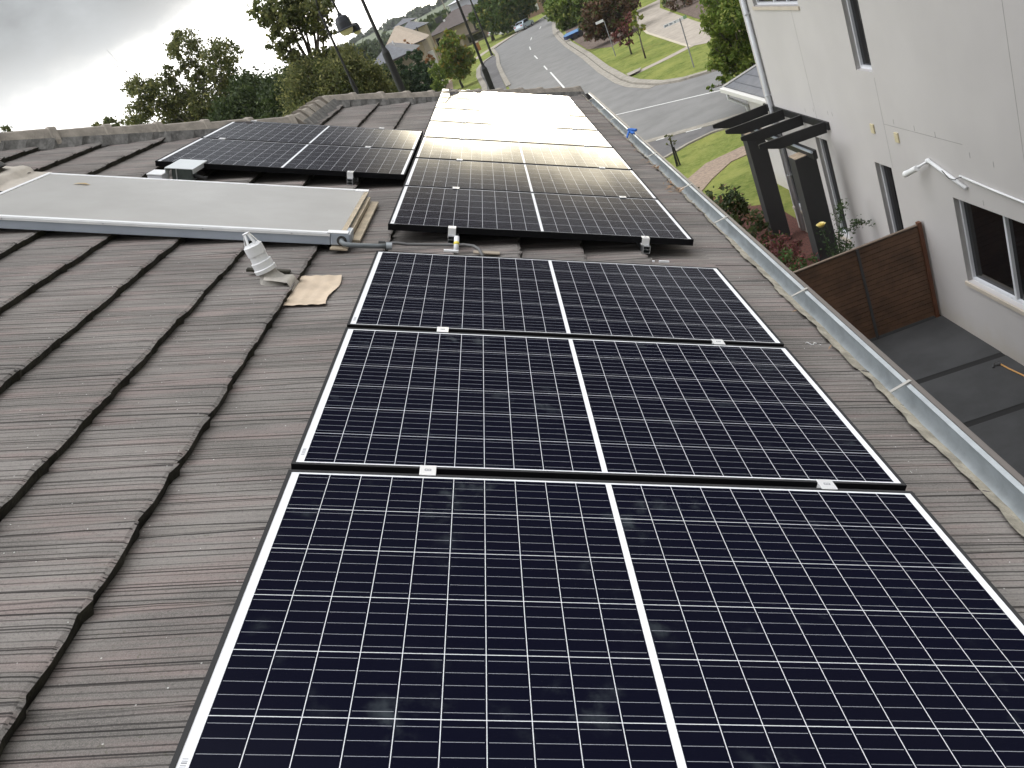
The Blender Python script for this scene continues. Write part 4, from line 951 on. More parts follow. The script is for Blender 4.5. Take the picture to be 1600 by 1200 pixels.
tree('big rounded olive bush tree directly behind the ridge corner', (-5.2,32,GZ), [(-6.69,33,0.55,1.1),(-5.16,33,0.2,1.15),(-4.91,33,-0.35,1.16),(-4.2,33,-0.3,0.64),(-4.76,33,-1.26,1.04),(-5.85,33,-0.5,1.3),(-4.89,33,0.6,0.76),(-4.07,33,-1.0,0.78),(-6.68,33,-0.5,1.3),(-5.6,33,-1.8,1.2)], 2600, 0.085, LM['gum'], 16, 0.18, group=GL)
tree('dark green leafy tree left of the black lamp post', (-8.1,35,GZ), [(-7.99,35,0.44,1.16),(-7.04,35,0.9,0.77),(-8.46,35,0.0,1.04),(-8.2,35,-1.0,1.2),(-7.3,35,-0.6,1.2)], 2400, 0.10, LM['dark'], 17, 0.18, group=GL)
# bare twigs
tw = thing('dead_tree', 'thin bare dead twigs standing against the grey cloud', 'dead tree', (-17,45,GZ))
mb = MB(); mb.tube([(0,0,0),(0.0,0,6.5),(-0.3,0,10.8)], [0.10,0.06,0.03], 6)
for (x0_, z0_, x1_, z1_) in ((-0.3,10.6,-0.85,12.6),(-0.3,10.9,-0.35,11.9),(-0.5,11.3,-1.0,12.0),(-0.2,10.2,1.3,11.9),(0.5,11.0,0.6,11.6),(0.9,11.4,1.0,12.0),(-0.1,9.8,-0.9,11.9)): mb.tube([(x0_,0,z0_),((x0_+x1_)/2,0.05,(z0_+z1_)/2-.03),(x1_,0,z1_)], [0.02,0.013,0.006], 5)
mb.build('trunk', pmat('grey_twig', (0.22,0.21,0.20), 0.9), tw)
# street side trees
tree('round yellow green street tree with a few red leaves by the left kerb', (-4.4,94,GZ), [(-4.19,93,-2.79,1.31),(-3.1,93,-2.1,0.8),(-4.51,93,-4.31,1.5),(-3.2,93,-4.25,1.31),(-3.97,93,-5.2,1.0),(-5.1,93,-4.35,1.05),(-3.6,93,-1.4,0.7)], 520, 0.24, LM['yellow'], 21, 0.12)
cons = [(-8.3,85,'tall dark conifer against the beige house wall, left one'),(-6.95,86,'tall dark conifer right of its twin by the fence')]
tree(cons[0][2], (-7.7,77,GZ), [(-7.91,77,-1.65,0.54),(-7.86,77,-2.46,0.91),(-7.63,77,-3.46,1.18),(-7.63,77,-4.64,1.27)], 700, 0.18, LM['conifer'], 22, 0.12, group='dark conifers by the far fence')
tree(cons[1][2], (-6.2,77,GZ), [(-6.54,77,-1.28,0.54),(-6.36,77,-2.01,0.82),(-6.18,77,-3.01,1.04),(-6.00,77,-4.10,1.18),(-5.91,77,-5.01,1.18)], 700, 0.18, LM['conifer'], 23, 0.12, group='dark conifers by the far fence')
tree('dark green hedge tree hiding the wall under the grey tiled roof', (-8.6,76,GZ), [(-9.6,76,-1.6,0.9),(-9.0,76,-2.6,1.2),(-8.6,76,-3.9,1.3),(-10.3,76,-2.6,1.2),(-9.9,76,-4.0,1.3),(-11.2,76,-2.0,1.3),(-11.0,76,-3.5,1.4)], 700, 0.17, LM['dark'], 49, 0.12)
tree('orange autumn tree in front of the pale roofed house', (-7.0,92,GZ), [(-8.1,92,-0.5,0.35),(-7.5,92,-1.1,0.4),(-6.9,92,-1.8,0.5),(-6.4,92,-2.7,0.6)], 420, 0.2, LM['orange'], 24, 0.1)
tree('light green shrub beside the dark fence panel', (-5.1,75,GZ), [(-5.09,75,-2.83,0.64),(-4.91,75,-3.55,0.73),(-5.00,75,-4.46,0.82)], 450, 0.18, LM['bright'], 25, 0.08)
tree('large dark green tree above the parked cars on the left', (0.2,158,GZ), [(-0.4,156,-2.0,1.7),(0.2,156,-3.6,1.5),(1.77,154,-2.57,2.34),(4.1,154,-2.47,2.97),(5.9,154,-3.6,2.34),(2.2,154,-4.3,1.9),(3.9,154,-4.6,1.9),(7.36,154,-3.6,1.91),(1.0,154,-1.15,1.4),(2.68,154,-4.2,2.0),(3.5,154,0.3,2.2),(7,154,-1.2,2.4)], 420, 0.42, LM['green'], 26, 0.3)
tree('broad green tree overhanging the right side of the road', (10.5,112,GZ), [(9.29,110,-4.25,1.72),(10.0,110,-5.5,1.6),(9.4,110,-5.9,1.1),(11.47,110,-5.14,1.57),(11.12,110,-3.84,1.56),(8.6,110,-3.54,0.94),(12.5,111,-3,2.0)], 620, 0.3, LM['bright'], 27, 0.2)
tree('dark red leaved tree behind the small street sign', (10.6,77,GZ), [(9.58,76,-4.15,1.19),(10.75,76,-4.1,1.35),(8.95,76,-4.9,1.0),(11.83,76,-4.27,1.08),(9.84,76,-5.1,1.08),(10.9,76,-5.3,0.97),(12.0,77,-5.3,1.0),(8.9,77,-5.7,0.8),(9.6,76.5,-6.1,0.7),(11.2,77,-6.0,0.8),(12.8,78,-4.6,1.0)], 620, 0.2, LM['red'], 28, 0.14)
tree('mid green tree standing behind the dark red tree by the driveway', (13.6,92,GZ), [(13.2,92,-3.6,1.5),(14.6,92,-3.2,1.6),(12.2,92,-2.8,1.2),(15.8,93,-4.2,1.4),(13.6,92,-5.0,1.3)], 520, 0.26, LM['green'], 48, 0.15)
tree('green and red mixed small tree by the footpath, left of the slim one', (9.47,62.5,GZ), [(9.1,62,-5.3,0.55),(9.7,62,-5.2,0.6),(9.3,62,-5.8,0.5),(9.9,62,-4.6,0.5)], 700, 0.14, LM['pink'], 29, 0.06)
tree('green tree low behind the red leaved tree, over the blue trailer', (10.6,86,GZ), [(9.6,86,-5.4,1.1),(10.8,86,-5.2,1.2),(11.8,86,-5.6,1.1),(10.2,86,-6.1,0.9),(12.6,87,-4.4,1.4)], 560, 0.22, LM['green'], 50, 0.1)
tree('slim young street tree with brown tinted leaves on the verge', (9.6,57.5,GZ), [(9.9,57.5,-4.55,0.42),(9.75,57.5,-4.15,0.3),(9.45,57.5,-4.7,0.3),(10.05,57.5,-5.0,0.28)], 900, 0.12, LM['yellow'], 30, 0.05)
tree('leafy bright green tree beside the neighbour house', (9.8,32.3,GZ), [(8.75,32,-3.3,0.6),(8.5,32,-4.7,0.5),(8.15,32,-4.9,0.3),(9.0,32,-2.6,0.6),(8.7,31.6,-5.45,0.35),(9.23,32,-3.47,0.74),(9.5,32,-4.2,0.8),(8.9,32,-4.4,0.6),(9.3,32,-5.0,0.65),(9.1,32,-5.3,0.45),(8.35,32,-4.5,0.25),(8.87,32,-3.8,0.42),(8.55,32,-5.1,0.2),(9.57,32,-3.0,0.8),(9.8,32,-4.9,0.7),(10.6,32.3,-3.6,1.0),(10.3,32,-2.4,0.9),(8.2,31.5,-5.35,0.22),(7.75,31.3,-5.45,0.14),(8.45,31.8,-3.1,0.3),(8.3,31.6,-4.1,0.2)], 2100, 0.10, LM['bright'], 31, 0.1, twigs=4)
# planting beyond the driveway
rng = random.Random(77); k = 0
for i in range(26):
    yy = rng.uniform(70, 118); f = (yy-60)/60; xx = 15.5 + f*2.5 + rng.uniform(0.6, 7.5)
    r_ = rng.uniform(0.5, 1.3); mt = rng.choice(['dark', 'red', 'green', 'dark', 'hedge'])
    kind = {'dark': 'dark green', 'red': 'maroon', 'green': 'mid green', 'hedge': 'olive'}[mt]
    tree('%s shrub on the mulched slope above the driveway' % kind, (xx, yy, GZ), [(xx, yy, GZ+r_*0.8, r_), (xx+r_*0.5, yy, GZ+r_*0.7, r_*0.7)], 260, 0.17, LM[mt], 100+i, 0.05, cat='shrub', name='shrub', group='%s shrubs on the mulched slope' % kind)
for i, (xx, yy, h_) in enumerate(((16.5,122,3.5),(19.5,118,4),(22.5,112,4),(25,104,4.2),(27,95,4),(28,86,4.0),(14.0,126,4.5),(11.5,134,5.0),(27,76,4))):
    tree('large dark tree in the row behind the mulched slope', (xx, yy, GZ), [(xx+dx, yy, GZ+h_+dz, 1.9) for dx, dz in ((0,0),(1.4,-0.8),(-1.4,-0.7),(0.3,1.3),(0,-2.2))], 300, 0.34, LM[('dark','green','dark','hedge')[i % 4]], 140+i, 0.2, group='trees behind the mulched slope')
# wood between the houses and the hills
woods = []
rng = random.Random(5)
for i in range(120):
    yy = rng.uniform(230, 540); xx = yy*rng.uniform(-0.30, 0.14); woods.append((xx, yy, GZ+rng.uniform(1.5, 5.0), rng.uniform(3, 6)))
o = leaves('distant_wood', woods, 26, 1.5, LM['dark'], None, 66); tag(o, 'low distant woodland spreading between the houses and the hills', 'woodland', kind='stuff')
hr = []
for i in range(260):
    xx = rng.uniform(-480, 380); yy = rng.uniform(800, 1000); hr.append((xx, yy, GZ+15.2+2.4*math.sin(xx*0.011+1.0)+1.4*math.sin(xx*0.031)-1.5*abs(yy-920)/100, rng.uniform(3, 6)))
o = leaves('hilltop_wood', hr, 14, 2.6, leaf_mat('far_leaf', (0.08,0.105,0.06), (0.14,0.165,0.09)), None, 67); tag(o, 'woodland covering the far hill under the sky', 'woodland', kind='stuff')

# ------------------------------------------------------------------ plants near the pergola
def shrub(label, pos, blobs, dens, size, mat, seed, **k):
    return tree(label, pos, blobs, dens, size, mat, seed, 0.02, cat='shrub', name=k.pop('name', 'shrub'), **k)
z_ = GZ
shrub('dark broad leaved hedge bush left of the far charcoal column', (4.7,18.6,z_), [(4.75,20.2,z_+.75,.55),(4.9,19.2,z_+.75,.55),(4.6,18.3,z_+.8,.6),(4.7,17.2,z_+.8,.55),(4.9,16.6,z_+.6,.45),(4.5,19.6,z_+.5,.5)], 1500, 0.085, LM['hedge'], 41, clumpy=0.25)
shrub('low shrub with red and pink leaves at the foot of the columns', (4.9,15.6,z_), [(4.75,15.9,z_+.65,.35),(5.0,15.6,z_+.6,.4),(5.2,15.9,z_+.5,.35),(4.85,15.1,z_+.6,.35),(4.6,15.0,z_+.5,.3)], 3200, 0.045, LM['pink'], 42)
shrub('low green and red shrub between near column and gutter', (5.0,14.2,z_), [(4.75,14.5,z_+.75,.35),(5.0,14.1,z_+.65,.35),(4.7,13.8,z_+.5,.3),(5.2,13.7,z_+.5,.25),(4.6,13.2,z_+.4,.3)], 3200, 0.045, leaf_mat('mixed_leaf', (0.03,0.07,0.02), (0.09,0.15,0.04), (0.20,0.05,0.05)), 43)
rs = thing('rose_bush', 'climbing rose bush with one yellow bloom in front of the near column', 'rose bush', (5.45,13.6,GZ))
mb = MB(); rg = random.Random(12)
stems = [[(0.05,0,0),(0.0,0,.6),(-0.05,0,1.1),(-.11,0,1.60)],[(0.05,0,0),(.1,0,.8),(.2,0,1.4),(.30,0,1.75),(.40,0,1.95)],[(0.1,0,0),(.2,0,.9),(.35,0,1.3),(.55,0,1.42),(.75,0,1.30)],[(0,0,0),(0.1,-.1,.7),(.1,-.1,1.2),(.2,-.1,1.5)],[(0,0,.3),(.15,-.2,.8),(.3,-.2,1.15)]]
pts = []
for s_ in stems:
    mb.tube(s_, [0.012,0.010,0.008,0.005,0.004][:len(s_)], 6)
    for a, b in zip(s_[:-1], s_[1:]):
        for q in range(9): 
            p = Vector(a).lerp(Vector(b), rg.random()); 
            if p.z > 0.35: pts.append((p.x, p.y, p.z, 0.07))
mb.build('stem', pmat('rose_stem', (0.05,0.07,0.03), 0.7), rs, smooth=True)
leaves('foliage', pts, 900, 0.035, leaf_mat('rose_leaf', (0.025,0.06,0.02), (0.09,0.13,0.05)), rs, 44, aspect=1.3, clumpy=1.2)
mb = MB()
for ring, (rr_, n_, zz_) in enumerate(((0.075,8,0.0),(0.055,6,0.02),(0.03,5,0.035))):
    for k in range(n_):
        a = 2*math.pi*k/n_+ring*0.4; c_ = Vector((-0.11+math.cos(a)*rr_*0.6, -0.03+math.sin(a)*rr_*0.6, 1.62+zz_)); t_ = Vector((-math.sin(a), math.cos(a), 0))*rr_*0.55; u_ = Vector((math.cos(a)*rr_*0.5, math.sin(a)*rr_*0.5, 0.035))
        mb.add([c_-t_-u_*0.6, c_+t_-u_*0.6, c_+t_*0.8+u_, c_+u_*1.2, c_-t_*0.8+u_], [(0,1,2,3,4)])
mb.build('bloom', pmat('yellow_petal', (0.85,0.74,0.34), 0.6), rs)
st = thing('strappy_plant', 'spiky green strap leaved plant just behind the slat fence', 'plant', (6.0,13.4,GZ))
mb = MB()
for i in range(46):
    a = rg.uniform(0, 6.28); l = rg.uniform(0.5,0.95); sp_2 = rg.uniform(.15,.5); b0 = Vector((rg.uniform(-.15,.15), rg.uniform(-.15,.15), 0)); tp = b0+Vector((math.cos(a)*sp_2, math.sin(a)*sp_2, l)); md = b0.lerp(tp,.5)+Vector((0,0,.12)); w2 = Vector((-math.sin(a), math.cos(a), 0))*0.012
    mb.add([b0-w2,b0+w2,md+w2,md-w2,tp],[(0,1,2,3),(3,2,4)])
mb.build('leaves', LM['dark'], st)
# staked sapling
sp3 = thing('staked_sapling', 'sparse young tree tied to black stakes on the near lawn', 'sapling', (5.2,28.07,GZ))
mb = MB(); mb.bar((0,0,0),(0.06,0,0.95),0.05); mb.build('stake', M_blk, sp3); mb = MB(); mb.bar((0.12,0,0),(0.09,0,0.7),0.05); mb.build('stake', M_blk, sp3)
mb = MB(); mb.tube([(0.06,0.03,0),(0.05,0,0.6),(0.08,0,1.15)],[0.02,0.015,0.008],6); mb.tube([(0.05,0,.7),(-.12,0,.9)],[.006,.004],5); mb.tube([(0.05,0,.7),(.2,0,.9)],[.006,.004],5); mb.build('trunk', M_bark, sp3)
leaves('crown', [(0.05,0,1.05,.12),(0.1,0,.85,.1),(0.0,0,1.15,.09),(-.1,0,.88,.05),(.2,0,.88,.05)], 3200, 0.05, LM['gum'], sp3, 45)

# ------------------------------------------------------------------ street lamps
def lamp_post(label, x_, y_, h_, r0, r1, head=False, collar=0.0):
    o = thing('street_lamp', label, 'street lamp', (x_, y_, GZ), group='black street lamp posts')
    mb = MB(); c0 = collar or 1.6
    lathe(mb, [(r0*1.3,0),(r0*1.3,0.3),(r0,0.4),(r0,c0),(r1*1.15,c0+0.12),(r1,c0+0.2),(r1*0.85,h_),(0.0,h_+0.03)], 14)
    mb.build('pole', M_blk, o, smooth=False)
    return o
lp = lamp_post('black street lamp with a pendant hood, beside the tall gum tree', -4.12, 28.0, 9.25, 0.075, 0.045, True, 6.9)
M_hood = pmat('lamp_hood', (0.03,0.032,0.04), 0.4, 0.3); M_bulb = pmat('lamp_glass', (0.70,0.62,0.45), 0.2)
mb = MB(); mb.bar((-0.23,0,8.72),(0.46,0,8.72),0.03,0.03); mb.build('cross_bar', M_blk, lp)
mb = MB(); mb.tube([(0.06,0,9.1),(0.35,0,8.98),(0.45,0,8.72)], 0.012, 6); mb.build('stay', M_blk, lp)
hd = MB(); lathe(hd, [(0.36,8.43),(0.37,8.45),(0.26,8.49),(0.25,8.68),(0.20,8.83),(0.08,8.88),(0.06,8.97),(0.0,8.98)], 22, cx=0.56)
h_o = hd.build('lamp_hood', M_hood, lp); mb = MB(); lathe(mb, [(0.235,8.435),(0.22,8.36),(0.15,8.28),(0.0,8.245)], 20, cx=0.56); mb.build('lamp_glass', M_bulb, h_o, smooth=True)
mb = MB(); mb.tube([(0.56,0,8.96),(0.55,0,9.35),(0.40,0,9.6),(0.1,0,9.68),(0,0,9.3)], [0.035,0.035,0.03,0.03,0.03], 8); mb.bar((0.40,0,9.25),(0.75,0,9.29),0.02); mb.build('gooseneck', M_blk, lp, smooth=True)
hd = MB(); lathe(hd, [(0.21,8.26),(0.215,8.275),(0.15,8.30),(0.145,8.42),(0.11,8.50),(0.0,8.53)], 18, cx=0.82, cy=0.35)
h_o = hd.build('lamp_hood', M_hood, lp); mb = MB(); lathe(mb, [(0.135,8.265),(0.12,8.21),(0.07,8.17),(0.0,8.155)], 16, cx=0.82, cy=0.35); mb.build('lamp_glass', M_bulb, h_o, smooth=True)
mb = MB(); mb.tube([(0.79,0.35,8.52),(0.79,0.35,8.7),(0.56,0.15,8.93)], 0.014, 6); mb.build('stay', M_blk, lp)
def goose(o, h_, s_=1.0):
    mb = MB(); mb.tube([(0,0,h_),(0.1*s_,0,h_+.35),(0.4*s_,0,h_+.5),(0.65*s_,0,h_+.4),(0.7*s_,0,h_+.1)], 0.03*s_, 8); mb.build('gooseneck', M_blk, o, smooth=True)
    mb = MB(); lathe(mb, [(0.30*s_,h_-.35),(0.31*s_,h_-.33),(0.2*s_,h_-.28),(0.19*s_,h_-.1),(0.06*s_,h_+.05),(0,h_+.1)], 18, cx=0.7*s_); q = mb.build('lamp_hood', M_hood, o); mb = MB(); lathe(mb, [(0.18*s_,h_-.345),(0.12*s_,h_-.43),(0,h_-.46)], 14, cx=0.7*s_); mb.build('lamp_glass', M_bulb, q)
l2 = lamp_post('thick brown black lamp post rising out of the top edge, second from left', -1.96, 22.0, 9.1, 0.10, 0.05, False, 7.4)
l3 = lamp_post('black lamp post in front of the beige house by the kerb strip', -0.03, 35.0, 9.6, 0.115, 0.055, False, 5.1); goose(l3, 9.6)
l4 = lamp_post('thin distant black lamp post at the end of the parking bay', -0.55, 120.9, 9.0, 0.15, 0.12, False, 3.0); goose(l4, 9.0, 2.0)
l5 = lamp_post('thin dark pole standing in front of the pale roofed house', -7.6, 108.0, 7.3, 0.12, 0.09, False, 3.0)
ms = thing('radio_mast', 'thin pale mast on the far hill', 'mast', (-11.4,300,GZ)); mb = MB(); mb.tube([(0,0,0),(0,0,13)], [0.3,0.15], 6); mb.build('pole', M_conc, ms)

# ------------------------------------------------------------------ signs
def street_sign(label, x_, y_, plates, h_=2.65):
    o = thing('street_sign', label, 'street sign', (x_, y_, GZ))
    mb = MB(); mb.tube([(0,0,0),(0,0,h_)], 0.035, 10); mb.build('post', pmat('grey_post', (0.28,0.28,0.29), 0.5, 0.3), o)
    for (x0_, x1_, z0_, z1_, m_, dash) in plates:
        mb = MB(); mb.box(x0_, x1_, -0.03, -0.005, z0_, z1_); pl = mb.build('blade', m_, o)
        if dash:
            mb = MB()
            for (a, b) in dash: 
                q = a
                while q < b-0.02: 
                    mb.box(x0_+(x1_-x0_)*q, x0_+(x1_-x0_)*(q+0.028), -0.034, -0.0305, z0_+0.035, z1_-0.035-(0.02 if int(q*100) % 2 else 0)); q += 0.045
            mb.build('lettering', pmat('sign_letters', (0.12,0.14,0.2), 0.6), pl)
    return o
MSW = pmat('sign_white', (0.82,0.83,0.85), 0.5); MSG = pmat('sign_green', (0.22,0.36,0.20), 0.5)
s1 = street_sign('white street name sign on a grey post on the bright lawn corner', 10.28, 46.36, [(-0.92,-0.04,2.50,2.66,MSW,((0.06,0.28),(0.38,0.56),(0.68,0.76))),(0.04,0.18,2.52,2.69,MSW,None),(0.181,0.36,2.52,2.69,MSG,None)])
s2 = street_sign('smaller white street sign by the dark red tree', 8.67, 65.1, [(-0.64,-0.04,2.60,2.78,MSW,None)])
# ------------------------------------------------------------------ blue skip / trailer cover
o = thing('blue_trailer', 'low long blue covered trailer parked on the verge by the right kerb', 'trailer', (8.75,93.2,GZ), (0,0,rad(12)))
mb = MB(); mb.box(-1.25,1.25,-0.5,0.5,0.28,0.62); mb.build('body', pmat('navy_body', (0.02,0.03,0.09), 0.5), o, bevel=0.02)
mb = MB(); mb.add([(-1.28,-0.52,0.63),(1.28,-0.52,0.63),(1.28,0.52,0.63),(-1.28,0.52,0.63),(-1.1,0,0.86),(1.1,0,0.86)], [(0,1,5,4),(2,3,4,5),(1,2,5),(3,0,4)]); mb.build('cover', pmat('blue_cover', (0.10,0.22,0.42), 0.5), o)
for sx in (-0.35, 0.35):
    for sy in (-0.5, 0.5):
        mb = MB(); mb.tube([(sx,sy-0.06,0.27),(sx,sy+0.06,0.27)], 0.27, 14); mb.build('wheel', M_rubber, o)
# letterbox
o = thing('brick_letterbox', 'small orange brick letterbox pillar on the far left lawn', 'letterbox', (-2.55,147,GZ))
mb = MB(); mb.box(-0.4,0.4,-0.3,0.3,0,1.25); mb.build('pillar', pmat('orange_brick', (0.36,0.17,0.07), 0.9, var=0.3, vscale=12), o); mb = MB(); mb.box(-0.45,0.45,-0.35,0.35,1.252,1.45); mb.build('cap', pmat('letterbox_cap', (0.5,0.45,0.4), 0.8), o, bevel=0.05)

# ------------------------------------------------------------------ cars
def car(label, x_, y_, rz, paint, scale=1.0):
    o = thing('parked_car', label, 'car', (x_, y_, GZ), (0,0,rz), 'cars parked along the left side of the road'); W2 = 0.88
    side = [(-2.15,0.30),(-2.2,0.62),(-2.1,0.95),(-1.75,1.08),(-1.35,1.44),(-0.5,1.52),(0.35,1.47),(0.95,1.02),(1.95,0.86),(2.15,0.62),(2.15,0.30)]
    def loft(prof, ws):
        mb = MB(); n = len(prof); vs = []
        for sgn, k in ((-1,0),(1,0)):
            for (px, pz), w2 in zip(prof, ws): vs.append((px, sgn*w2, pz))
        mb.add(vs, [tuple(range(n)), tuple(range(2*n-1, n-1, -1))] + [(i, n+i, n+(i+1) % n, (i+1) % n) for i in range(n)]); return mb
    ws = [0.82,0.86,0.88,0.86,0.66,0.64,0.66,0.84,0.86,0.84,0.82]
    loft(side, ws).build('body', paint, o, bevel=0.05)
    mb = MB()
    for sgn in (-1, 1):
        mb.add([(-1.5,sgn*0.845,1.06),(0.75,sgn*0.845,1.05),(0.3,sgn*0.70,1.40),(-0.5,sgn*0.675,1.45),(-1.2,sgn*0.70,1.38)], [(0,1,2,3,4) if sgn < 0 else (4,3,2,1,0)])
    mb.build('side_window', M_dglass, o)
    mb = MB(); mb.add([(0.93,-0.74,1.07),(0.93,0.74,1.07),(0.42,0.60,1.44),(0.42,-0.60,1.44)], [(0,1,2,3)]); mb.build('windscreen', M_dglass, o)
    mb = MB(); mb.add([(-1.73,0.74,1.12),(-1.73,-0.74,1.12),(-1.42,-0.58,1.40),(-1.42,0.58,1.40)], [(0,1,2,3)]); mb.build('rear_window', M_dglass, o)
    for sx in (-1.35, 1.35):
        for sy in (-0.80, 0.80):
            mb = MB(); mb.tube([(sx,sy-0.1,0.32),(sx,sy+0.1,0.32)], 0.32, 18); wh = mb.build('wheel', M_rubber, o)
            mb = MB(); mb.tube([(sx,sy-0.104,0.32),(sx,sy+0.104,0.32)], 0.19, 12); mb.build('rim', M_alu, wh)
    for sy in (-0.62, 0.62):
        mb = MB(); mb.box(2.06,2.14,sy-0.18,sy+0.18,0.62,0.78); mb.build('headlight', M_bulb, o, bevel=0.02); mb = MB(); mb.box(-2.2,-2.12,sy-0.14,sy+0.14,0.78,0.98); mb.build('tail_light', pmat('tail_red', (0.35,0.02,0.02), 0.3), o, bevel=0.02)
    return o
MC1 = pmat('silver_blue_paint', (0.48,0.56,0.62), 0.25, 0.4); MC2 = pmat('white_paint', (0.75,0.75,0.76), 0.25, 0.0)
car('silver blue hatchback parked at the road edge, nearest of the three', 5.85, 149.5, rad(60), MC1)
car('white car behind the verge trees, middle of the three', 3.7, 160.5, rad(35), MC2)
car('pale grey car half hidden under the dark tree, leftmost of the three', 1.8, 172.0, rad(35), pmat('grey_paint', (0.5,0.5,0.52), 0.3, 0.3))

# ------------------------------------------------------------------ houses beyond
def hip_house(name, label, x0_, x1_, y0_, y1_, zw, ridge, roofm, wallm, wins, extra=None, ov=0.5, group=None):
    o = thing(name, label, 'house', (x0_, y0_, GZ), group=group); W_, D_ = x1_-x0_, y1_-y0_
    mb = MB(); mb.box(0,W_,0,D_,0,zw); mb.build('wall', wallm, o)
    mb = MB(); m_ = min(W_, D_)/2+ov
    a = [(-ov,-ov,zw),(W_+ov,-ov,zw),(W_+ov,D_+ov,zw),(-ov,D_+ov,zw)]
    if W_ >= D_: r0, r1 = (m_-ov, D_/2, ridge), (W_-m_+ov, D_/2, ridge); fs = [(0,1,5,4),(2,3,4,5),(1,2,5),(3,0,4)]
    else: r0, r1 = (W_/2, m_-ov, ridge), (W_/2, D_-m_+ov, ridge); fs = [(1,2,5,4),(3,0,4,5),(0,1,4),(2,3,5)]
    mb.add(a+[r0, r1], fs+[(3,2,1,0)]); rf = mb.build('roof', roofm, o)
    mb = MB(); mb.box(-ov-.05,W_+ov+.05,-ov-.06,-ov,zw-.12,zw+.02); mb.build('fascia', pmat('dark_fascia', (0.06,0.05,0.05), 0.6), o)
    for (a0, a1, b0, b1, mt_) in wins:
        mb = MB(); mb.box(a0,a1,-0.03,0.02,b0,b1); f_ = mb.build('window', pmat('window_frame_dark', (0.12,0.11,0.10), 0.5), o); mb = MB(); mb.box(a0+.06,a1-.06,-0.034,-0.031,b0+.06,b1-.06); mb.build('pane', mt_ or M_dglass, f_)
    return o, rf
M_brownr = pmat('brown_tile_roof', (0.115,0.095,0.088), 0.9, var=0.25, vscale=2, bump=0.6, bscale=6); M_beigew = pmat('beige_brick_wall', (0.40,0.335,0.265), 0.9, var=0.12, vscale=4)
M_tanr = pmat('terracotta_beige_roof', (0.42,0.35,0.28), 0.85, var=0.12, vscale=3); M_greyr = pmat('grey_tile_roof', (0.16,0.165,0.18), 0.8, var=0.25, vscale=3)
M_pink = pmat('pinkish_brick', (0.34,0.23,0.17), 0.9, var=0.15, vscale=4)
h1, rf = hip_house('brick_house', 'two storey beige house with long brown tiled roof facing the street', -11.5, 3.5, 178, 190, 4.36, 7.04, M_brownr, M_beigew,
    [(1.0,2.0,2.2,3.6,None),(3.4,4.8,3.4,4.1,None),(9.0,11.0,2.0,3.6,None),(1.4,4.0,0.3,1.5,None),(7.0,10.4,0.3,1.5,None),(11.8,14.4,0.2,1.4,None)])
mb = MB(); mb.box(-0.05,0.85,-0.06,-0.001,0,4.25); mb.build('corner_pier', M_pink, h1)
mb = MB(); mb.box(5.6,14.9,-1.3,-0.01,1.7,2.0); mb.build('balcony', M_brownr, h1); mb = MB(); mb.box(5.6,6.0,-1.25,-.9,0,1.69); mb.box(14.5,14.9,-1.25,-.9,0,1.69); mb.build('balcony_post', M_beigew, h1)
mb = MB(); mb.box(2.2,3.6,3.0,4.2,6.0,7.1); mb.build('roof_cooler', M_rubber, rf, bevel=0.05); mb = MB(); mb.box(3.7,4.1,3.0,3.4,5.7,6.2); mb.build('flue', M_white, rf)
h2, rf2 = hip_house('tan_roof_house', 'house with broad tan roof left of the brown roofed house', -11.6, -7.0, 99, 108, 5.9, 8.3, M_tanr, M_beigew, [(1.2,2.2,4.2,5.2,None),(3.0,3.8,4.2,5.2,None)], group='houses down the street')
h3, rf3 = hip_house('grey_roof_house', 'house with grey tiled roof and long skylight behind the thick lamp post', -10.6, -6.9, 80, 88, 5.75, 7.1, M_greyr, M_beigew, [(1.0,1.8,3.2,4.5,None)], group='houses down the street')
mb = MB(); mb.bar((0.2,1.2,6.25),(2.6,1.4,6.35),0.12,0.06); mb.build('roof_vent_strip', M_white, rf3); mb = MB(); mb.tube([(2.4,2.4,6.4),(2.4,2.4,7.2)],0.06,8); mb.build('flue', M_white, rf3)
hip_house('glass_house', 'distant blue grey glazed house below the hill', -19.5, -14.6, 200, 208, 8.6, 9.6, M_greyr, pmat('blue_grey_wall', (0.20,0.27,0.28), 0.5), [(0.4,2.2,6.2,8.1,None),(2.6,4.4,6.2,8.1,None)], group='houses down the street')
hip_house('slate_roof_house', 'grey roofed house between the tan roof and the brown roof', -15.8, -10.5, 165, 172, 6.9, 8.5, M_greyr, M_beigew, [], group='houses down the street')
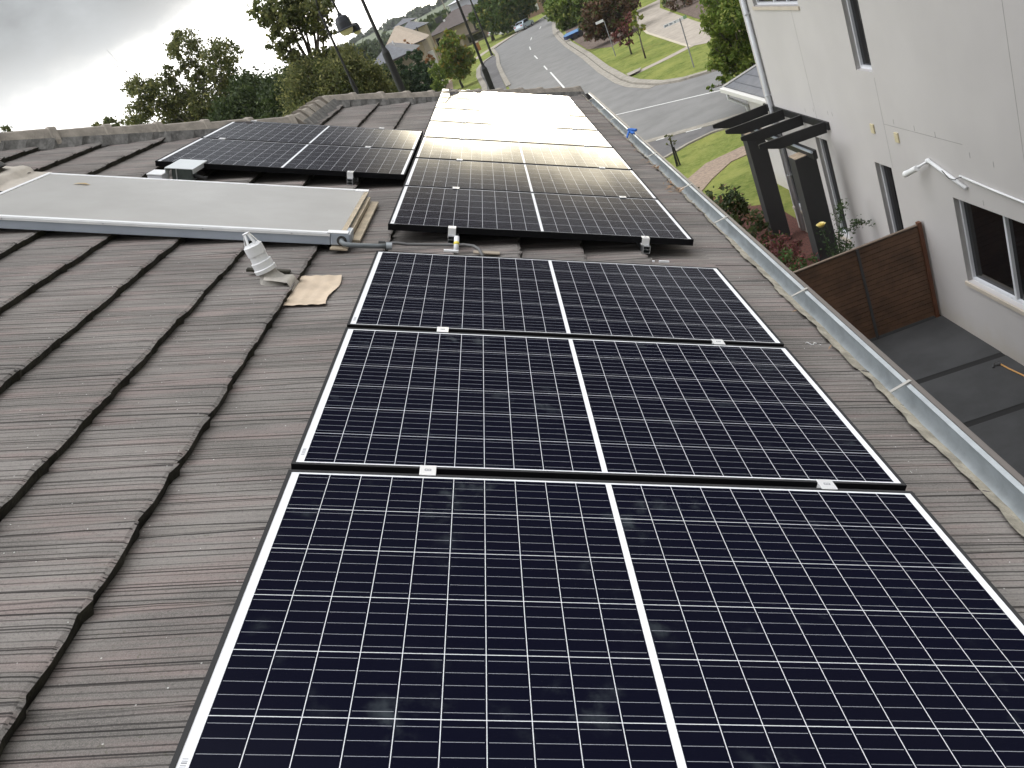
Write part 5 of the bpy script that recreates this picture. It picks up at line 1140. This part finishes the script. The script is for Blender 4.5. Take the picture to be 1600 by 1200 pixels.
hip_house('white_house', 'far white walled house showing above the brown roof', -6.0, 1.2, 190, 198, 8.2, 9.0, pmat('white_roof', (0.7,0.72,0.75), 0.6), pmat('white_wall', (0.68,0.72,0.78), 0.7), [], group='houses down the street')
hip_house('red_brick_house', 'reddish brick house behind the silver blue car under trees', 6.5, 17, 178, 188, 4.6, 6.6, M_brownr, M_pink, [(1,2,1,2.4,None),(3.4,4.2,0.8,3.8,pmat('pane_white', (0.6,0.6,0.6), 0.5)),(6,7.5,1,2.4,None)], group='houses down the street')
o = thing('paling_fence', 'dark paling fence panel beside the brick apron', 'fence', (-7.6,73.5,GZ)); mb = MB()
for i in range(30): mb.box(i*0.1, i*0.1+0.094, 0, 0.03, 0.0, 1.85+0.3*0+random.Random(i).uniform(-.02,.02))
mb.build('palings', pmat('dark_paling', (0.035,0.04,0.035), 0.8), o); mb = MB(); mb.box(0,3,0.031,0.07,0.4,0.5); mb.box(0,3,0.031,0.07,1.4,1.5); mb.build('rail', M_rubber, o)
o = thing('letter_sign', 'white picket gate post beside the yellow green street tree', 'gate', (-6.9,100,GZ)); mb = MB(); mb.box(0,0.65,0,0.06,2.9,4.5); mb.box(0.25,0.35,0,0.06,0,2.899); mb.build('board', M_white, o)
o = thing('paling_fence', 'pale timber paling fence at the top right behind the shrubs', 'fence', (20,66,GZ), (0,0,rad(55))); mb = MB()
for i in range(90): mb.box(i*0.35, i*0.35+0.33, 0, 0.05, 0.0, 1.8)
mb.build('palings', pmat('pale_paling', (0.33,0.28,0.22), 0.9, var=0.3), o)

# ------------------------------------------------------------------ haze
mb = MB(); mb.box(-700, 700, -60, 1650, GZ-1.0, 32.0)
hm = bpy.data.materials.new('air'); hm.use_nodes = True; hm.node_tree.nodes.clear(); t = NT(hm.node_tree)
pv = t.node('ShaderNodeVolumePrincipled'); pv.inputs['Density'].default_value = 0.00018; pv.inputs['Color'].default_value = (0.92, 0.95, 1.0, 1)
oo = t.node('ShaderNodeOutputMaterial'); t.l.new(pv.outputs[0], oo.inputs['Volume'])
o = mb.build('haze', hm); o['kind'] = 'stuff'; o['label'] = 'thin pale haze fading the far hills'
